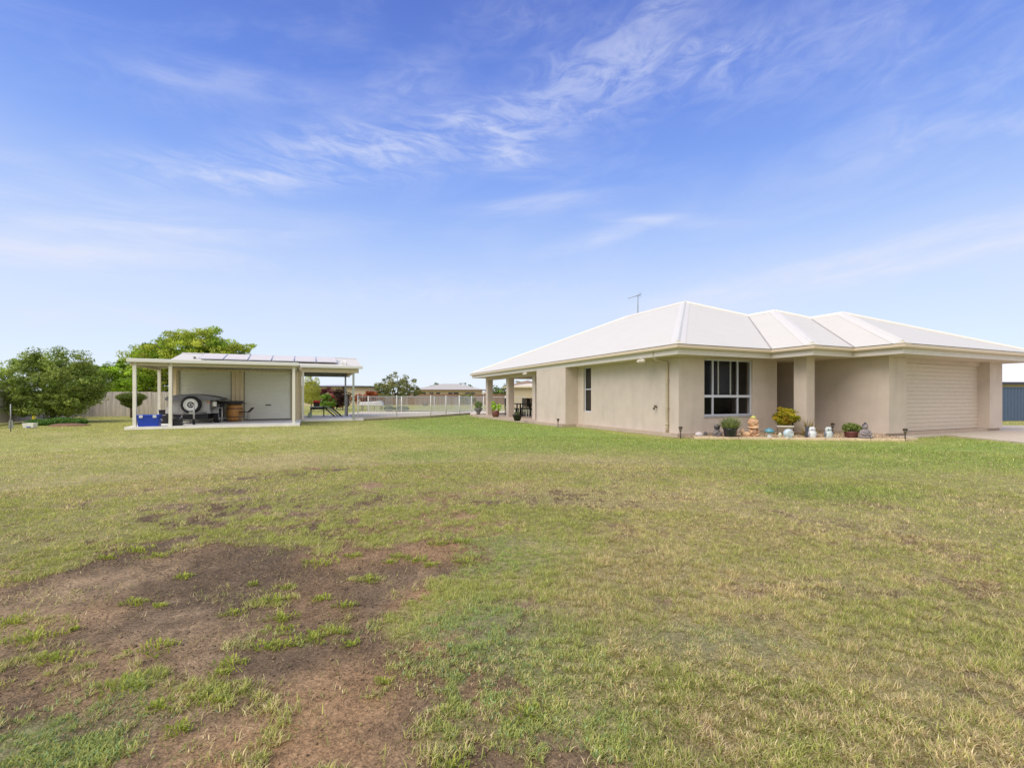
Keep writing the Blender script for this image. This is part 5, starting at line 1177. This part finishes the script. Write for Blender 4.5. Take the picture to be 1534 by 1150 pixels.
# gravel
g = np.random.default_rng(5); bx = [p[0] for p in BED]; by = [p[1] for p in BED]
n = 16000; X = g.uniform(min(bx), max(bx), n); Y = g.uniform(min(by), max(by), n); k = polydist(X, Y, BED) > .04; X, Y = X[k], Y[k]; n = len(X)
s = g.uniform(.012, .032, n); ico = np.array([(1,0,0),(-1,0,0),(0,1,0),(0,-1,0),(0,0,1),(0,0,-1)], float); fi = np.array([(0,2,4),(2,1,4),(1,3,4),(3,0,4),(2,0,5),(1,2,5),(3,1,5),(0,3,5)])
V = ico[None]*s[:, None, None]*g.uniform(.6, 1.3, (n, 6, 1))*np.array([1,1,.6])+np.stack([X, Y, np.full(n, BZ+.008)], 1)[:, None]
C = np.array(srgb(206,182,150))*g.random((n,1))+np.array(srgb(150,128,108))*(1-g.random((n,1))); C = np.clip(C, 0.05, .75)
GR = leafmat('gravel_stones', .9, 0.0)
o = npmesh('gravel', V.reshape(-1, 3), (np.arange(n)[:, None, None]*6+fi[None]).reshape(-1), 3, GR, np.repeat(C, 6, 0)); tag(o, 'tan gravel covering the front garden bed', 'gravel', kind='stuff')
e = MB(); ed = BED[:5]
for a, b in zip(ed, ed[1:]):
    a_, b_ = Vector(a), Vector(b); d_ = (b_-a_).normalized(); nn = Vector((d_.y, -d_.x))*.10; m_ = int((b_-a_).length/.5)+1
    for i in range(m_):
        p, q = a_.lerp(b_, i/m_+.004), a_.lerp(b_, (i+1)/m_-.004); w_ = nn
        e.prism([(p.x+w_.x,p.y+w_.y),(q.x+w_.x,q.y+w_.y),(q.x,q.y),(p.x,p.y)], -.02, .060)
tag(e.build('garden_edging', mat('sandstone_edging', srgb(212,192,160), .9, .14, 6, .2, 40), bevel=.01), 'long row of sandstone edging blocks along the front garden bed', 'edging')
# path lights
def path_light(loc, label):
    o = empty('garden_light', loc, 0, label, 'garden light', 'short solar path lights round the house')
    BR = mat('bronze_plastic', srgb(70,56,46), .5, .1)
    m = MB(); m.tube([(0,0,-.04),(0,0,.22)], .016, 8); m.build('stake', BR, o)
    m = MB(); m.lathe([(.02,.20),(.035,.24),(.048,.31)], (0,0,0), 14); m.build('lens', mat('smoked_lens', srgb(110,98,84), .3), o)
    m = MB(); m.lathe([(.066,.312),(.066,.335),(.03,.36),(.001,.365)], (0,0,0), 14); m.build('cap', BR, o)
    return o
pl = path_light((*gp(1019.5, 656.2), 0), 'solar path light on the lawn at the house corner left of the window')
for q, lab in (((*gp(836, 639.6), 0), 'solar path light on the lawn at the far end of the left wall'), ((*gp(1356, 660.2), 0), 'solar path light at the right end of the garden bed by the driveway'), (bp(1247.5, 650.5), 'solar path light standing in the gravel behind the white ornament')):
    c = copy_tree(pl); c.location = q; c['label'] = lab
STONE = mat('grey_stone', srgb(132,124,126), .9, .2, 14, .4, 40); WSTONE = mat('white_plaster', srgb(216,218,222), .7, .12, 10, .2, 40)
x = bp(1047, 653.6); m = MB(); m.ball((0,0,.05), (.13,.10,.085), 14, 10, .05, 3); o = m.build('white_rock', mat('pale_rock', srgb(206,198,200), .9, .15, 9, .4, 30)); o.location = x; tag(o, 'rounded pale rock at the left end of the gravel bed', 'rock')
x = bp(1057, 653.0); m = MB(); m.ball((0,0,.05), (.06,.07,.075), 12, 8, .07, 4); o = m.build('dark_rock', mat('dark_rock', srgb(96,92,96), .9, .2, 9, .4, 30)); o.location = x; tag(o, 'small dark rock just right of the pale rock', 'rock')
# seated stone figure with a helmet-like head
o = empty('stone_figurine', bp(1074, 654), R(-10), 'grey stone seated figurine left of the black bowl planter', 'statue')
m = MB(); m.lathe([(.13,0),(.14,.04),(.12,.07)], (0,0,0), 16); m.ball((0,0,.13), (.10,.08,.09), 14, 10, .03, 2); m.ball((-.08,-.06,.09), (.06,.09,.045), 10, 8); m.ball((.08,-.06,.09), (.06,.09,.045), 10, 8); m.build('body', STONE, o)
m = MB(); m.ball((0,0,.275), (.085,.085,.095), 16, 12); m.ball((0,-.09,.27), (.018,.02,.02), 8, 6); m.build('head', mat('dark_stone', srgb(78,76,84), .8, .2, 14, .3, 40), o)
m = MB(); m.lathe([(.096,.30),(.09,.34),(.06,.375),(.001,.388)], (0,0,0), 16); m.build('cap', STONE, o)
# bowl planter
o = pot('potted_plant', 'black glazed bowl planter with grey green spiky foliage under the window', bp(1094, 655.2), [(.14,0),(.165,.03),(.185,.13),(.195,.22),(.215,.27),(.19,.26)], mat('black_glaze', srgb(30,33,44), .18, .1, coat=.6), 26)
gq = np.random.default_rng(8); V = []; T = []; C = []; off = 0
def sprays(o, n, r0, h0, L0, L1, W, c0, c1, seed, lean=(.1, 1.0), z=0.0, name='foliage'):
    g = np.random.default_rng(seed); a = g.random(n)*6.283; d = np.sqrt(g.random(n))*r0; x = np.cos(a)*d; y = np.sin(a)*d
    th = a+g.normal(0, .4, n); L = g.uniform(L0, L1, n); le = g.uniform(lean[0], lean[1], n)*np.clip(.35+d/r0, 0, 1)
    dx, dy = np.cos(th), np.sin(th); sx, sy = -dy*W, dx*W; hh, rr = L*np.cos(le), L*np.sin(le); z0 = np.full(n, h0)
    b1 = np.stack([x-sx, y-sy, z0], 1); b2 = np.stack([x+sx, y+sy, z0], 1); m1 = np.stack([x+dx*rr*.45-sx, y+dy*rr*.45-sy, z0+hh*.62], 1); m2 = np.stack([x+dx*rr*.45+sx, y+dy*rr*.45+sy, z0+hh*.62], 1); t = np.stack([x+dx*rr, y+dy*rr, z0+hh], 1)
    V = np.stack([b1, b2, m1, m2, t], 1).reshape(-1, 3); k = np.arange(n)[:, None]*5
    j = g.random((n, 1)); c = (np.array(c0)*j+np.array(c1)*(1-j))*g.uniform(.75, 1.25, (n, 1))
    return npmesh(name, V, (k+np.array([[0,1,3,0,3,2,2,3,4]])).reshape(-1), 3, LEAF, np.repeat(c, 5, 0), o)
sprays(o, 620, .17, .24, .16, .45, .012, srgb(122,136,94), srgb(178,184,140), 81, (.2, 1.25))
# terracotta figure with a smaller animal at its side
TERR = mat('terracotta', srgb(202,160,128), .8, .14, 8, .2, 40); TERRL = mat('pale_terracotta', srgb(236,196,158), .8, .1, 8, .2, 40)
o = empty('terracotta_statue', bp(1128.5, 654.6), R(5), 'tall orange terracotta garden statue with a round smiling head', 'statue')
m = MB(); m.lathe([(.12,0),(.14,.03),(.13,.06)], (0,0,0), 18); m.ball((0,0,.15), (.11,.10,.12), 16, 12); m.ball((-.09,-.05,.06), (.05,.09,.045), 10, 8); m.ball((.09,-.05,.06), (.05,.09,.045), 10, 8); m.tube([(-.09,0,.23),(-.15,-.06,.15),(-.08,-.11,.14)], [.035,.03,.026], 8); m.tube([(.09,0,.23),(.15,-.06,.17),(.09,-.11,.16)], [.035,.03,.026], 8); m.build('body', TERR, o)
m = MB(); m.ball((0,0,.43), (.15,.13,.165), 20, 14); m.ball((-.155,0,.43), (.03,.025,.05), 8, 6); m.ball((.155,0,.43), (.03,.025,.05), 8, 6); m.ball((0,-.135,.42), (.028,.03,.03), 10, 8); m.build('head', TERR, o)
m = MB(); m.tube([(.10*math.cos(R(q)), -.118-.006*math.sin(R(q)), .405+.085*math.sin(R(q))) for q in range(200, 341, 14)], .016, 6)
for s_ in (-1, 1): m.ball((s_*.055,-.118,.475), (.028,.018,.022), 8, 6)
m.build('face', TERRL, o)
m = MB(); m.lathe([(.10,.565),(.07,.60),(.02,.64),(.001,.66)], (0,0,0), 12); m.build('cap_tip', mat('yellow_green_glaze', srgb(200,196,110), .6), o)
m = MB(); m.tube([(.13*math.cos(R(q)), .13*math.sin(R(q)), .285) for q in range(0, 361, 24)], .028, 8); m.build('collar', TERRL, o)
o = empty('terracotta_animal', bp(1117, 655.0), R(-20), 'small pale terracotta animal lying left of the orange statue', 'ornament')
m = MB(); m.ball((0,0,.09), (.13,.07,.075), 14, 10); m.ball((-.10,-.02,.17), (.055,.05,.055), 12, 8); m.ball((-.145,-.045,.16), (.03,.03,.025), 8, 6); m.ball((-.12,.02,.225), (.018,.014,.03), 8, 6); m.ball((-.075,.0,.228), (.018,.014,.03), 8, 6)
m.tube([(.11,0,.10),(.17,0,.16),(.15,0,.20)], [.025,.02,.012], 8); m.build('body', TERRL, o)
m = MB(); m.box(-.17,-.09,0,.17,.09,.03); m.build('base', TERR, o, bevel=.01)
# mushroom
o = empty('mushroom_ornament', bp(1152.5, 655.8), 0, 'blue capped white stemmed mushroom ornament', 'ornament')
m = MB(); m.lathe([(.065,0),(.075,.02),(.05,.06),(.038,.12),(.045,.17)], (0,0,0), 16); m.build('stem', WSTONE, o)
m = MB(); m.lathe([(.03,.165),(.12,.15),(.142,.17),(.135,.20),(.10,.245),(.05,.275),(.001,.285)], (0,0,0), 20); m.build('cap', mat('teal_glaze', srgb(84,142,160), .4, .15, 8, coat=.3), o)
# golden bush in a cream square pot
o = pot('potted_plant', 'cream square pot with a rounded golden green bush before the entry', (*gp(1176.5, 651.5, BZ), BZ), [(.26,0),(.31,.26),(.33,.27),(.33,.31),(.29,.30)], mat('cream_pot', srgb(226,220,204), .7, .06), 4)
o.rotation_euler = (0, 0, R(15))
b0 = [(0,0,.62,.31,.31,.26),(.06,-.05,.58,.30,.28,.24),(-.07,0,.57,.29,.28,.22)]
trunk_tubes([([(0,0,.33),(.02,0,.5),(.1,.05,.75)], [.03,.025,.01]), ([(0,0,.33),(-.1,0,.55),(-.2,.05,.7)], [.025,.02,.01]), ([(0,0,.33),(.05,-.1,.55),(.15,-.2,.7)], [.025,.02,.01])], o, name='stem')
leaves('foliage', b0, 6500, .058, G((86,100,24),(128,132,32),(164,152,42),(140,92,38)), o, 82, .10, 130, aspect=.5, shell=.5)
o = empty('garden_stake', bp(1187.5, 650.5), 0, 'dark thin post standing beside the cream square pot', 'stake')
m = MB(); m.box(-.02,-.02,-.04,.02,.02,.34); m.lathe([(.03,.34),(.001,.38)], (0,0,0), 8); m.build('shaft', mat('dark_post', srgb(64,56,48), .7), o)
# pale round shell ornament, small block
o = empty('shell_ornament', bp(1181, 656.4), 0, 'pale blue white round shell ornament in front of the cream pot', 'ornament')
m = MB(); m.ball((0,0,.135), (.145,.11,.135), 18, 14, .015, 6); m.build('shell', mat('pale_blue_glaze', srgb(190,208,226), .4, .1, 10), o)
m = MB()
for k_, r_ in ((0,.09),(1,.06),(2,.03)): m.tube([(r_*math.cos(R(q)), -.105-.004*k_, .14+r_*math.sin(R(q))) for q in range(0, 361, 24)], .010, 6)
m.build('spiral', WSTONE, o); m = MB(); m.lathe([(.11,0),(.10,.03)], (0,0,0), 16); m.build('base', WSTONE, o)
o = empty('candle_holder', bp(1168.5, 656.4), 0, 'small cream block ornament left of the pale shell', 'ornament')
m = MB(); m.lathe([(.055,0),(.05,.10),(.058,.125),(.04,.13)], (0,0,0), 4); m.build('block', mat('cream_pot', srgb(226,220,204)), o)
m = MB(); m.lathe([(.022,.125),(.022,.15),(.001,.155)], (0,0,0), 10); m.build('candle', WHITE, o)
# spiky plant, two pale owls / figures
o = empty('spiky_plant', (*gp(1212, 653.6, BZ), BZ), 0, 'thin spiky leaved plant growing in gravel before the porch pier', 'plant')
sprays(o, 46, .06, .0, .30, .72, .012, srgb(112,108,62), srgb(166,146,88), 83, (.1, 1.1)); sprays(o, 26, .10, .0, .20, .45, .014, srgb(150,138,70), srgb(186,160,96), 84, (.8, 1.35), name='dry_leaf')
o = empty('slate_ornament', bp(1209.3, 656.2), R(8), 'dark upright slate ornament touching the white owl', 'ornament')
m = MB(); m.add([(-.05,-.04,0),(.05,-.04,0),(.05,.04,0),(-.05,.04,0),(-.045,-.03,.30),(.03,-.03,.35),(.03,.03,.35),(-.045,.03,.30)], [(3,2,1,0),(4,5,6,7),(0,1,5,4),(1,2,6,5),(2,3,7,6),(3,0,4,7)]); m.build('slab', mat('slate', srgb(74,76,86), .8, .2), o, bevel=.012)
def owl(loc, label, m1, m2, s):
    o = empty('owl_statue', loc, R(-6), label, 'statue')
    m = MB(); m.lathe([(.085*s,0),(.10*s,.03*s),(.105*s,.13*s),(.085*s,.21*s)], (0,0,0), 18); m.build('body', m1, o)
    m = MB(); m.ball((0,0,.25*s), (.095*s,.085*s,.085*s), 16, 12); m.lathe([(.025*s,.30*s),(.001,.345*s)], (-.055*s,0,0), 8); m.lathe([(.025*s,.30*s),(.001,.345*s)], (.055*s,0,0), 8); m.build('head', m1, o)
    m = MB()
    for q in (-1, 1): m.ball((q*.036*s,-.075*s,.262*s), (.026*s,.02*s,.026*s), 10, 8)
    m.build('eyes', m2, o)
    for q in (-1, 1): MB().ball((q*.095*s,-.01,.12*s), (.03*s,.06*s,.085*s), 10, 8).build('wing', m2, o)
owl(bp(1216.5, 656.4), 'white owl statue beside the dark slate ornament', WSTONE, mat('lilac_grey', srgb(176,172,186), .8, .1), .98)
owl(bp(1241, 656.6), 'grey and white owl statue standing alone in the gravel bed', mat('speckled_white', srgb(196,204,206), .8, .25, 22), mat('blue_grey_stone', srgb(128,134,148), .8, .2), .98)
# red-brown pot
o = pot('potted_plant', 'dark red pot with trailing green leaves left of the seated stone statue', bp(1275, 656.4), [(.145,0),(.16,.04),(.175,.16),(.185,.20),(.16,.19)], mat('oxblood_pot', srgb(104,58,54), .6, .15, coat=.05), 24)
leaves('foliage', [(0,0,.32,.25,.2,.13),(.14,-.05,.27,.16,.14,.12),(-.14,0,.27,.12,.12,.1)], 1300, .06, G((74,90,44),(108,122,62),(140,148,84)), o, 85, aspect=.4)
# seated statue with folded arms
o = empty('seated_statue', bp(1296, 657.6), R(-12), 'grey stone statue sitting cross legged beside the dark red pot', 'statue')
BS = mat('weathered_stone', srgb(140,130,134), .85, .25, 16, .4, 40)
m = MB(); m.ball((0,0,.05), (.17,.12,.055), 16, 8); m.ball((-.13,-.04,.06), (.06,.07,.05), 10, 8); m.ball((.13,-.04,.06), (.06,.07,.05), 10, 8); m.lathe([(.11,.05),(.10,.12),(.115,.20),(.09,.26),(.045,.285)], (0,0,0), 16, sq=(1,.75)); m.tube([(-.105,0,.235),(-.135,-.03,.15),(-.03,-.11,.11)], [.035,.032,.025], 8); m.tube([(.105,0,.235),(.135,-.03,.15),(.03,-.11,.11)], [.035,.032,.025], 8); m.build('body', BS, o)
m = MB(); m.ball((0,-.005,.345), (.07,.072,.085), 16, 12); m.ball((0,-.078,.34), (.013,.014,.018), 8, 6); m.ball((-.07,0,.335), (.014,.018,.034), 8, 6); m.ball((.07,0,.335), (.014,.018,.034), 8, 6); m.tube([(0,0,.27),(0,0,.30)], .04, 10)
for s_ in (-1, 1): m.ball((s_*.028,-.064,.355), (.016,.01,.007), 8, 6)
m.ball((0,-.07,.312), (.022,.01,.008), 8, 6); m.build('head', BS, o)
m = MB(); m.ball((0,.008,.375), (.074,.07,.062), 16, 10); m.ball((0,0,.445), (.035,.035,.03), 12, 8); m.build('hair', mat('dark_stone', srgb(78,76,84)), o)
m = MB(); m.box(-.17,-.12,-.0,.17,.11,.012); m.build('base', BS, o)

for n_, lab, cat in (('grass', 'patchy green and straw coloured lawn grass', 'grass'), ('weeds', 'green weed tufts and dead stalks on the bare soil', 'weeds')):
    bpy.data.objects[n_]['label'] = lab; bpy.data.objects[n_]['category'] = cat
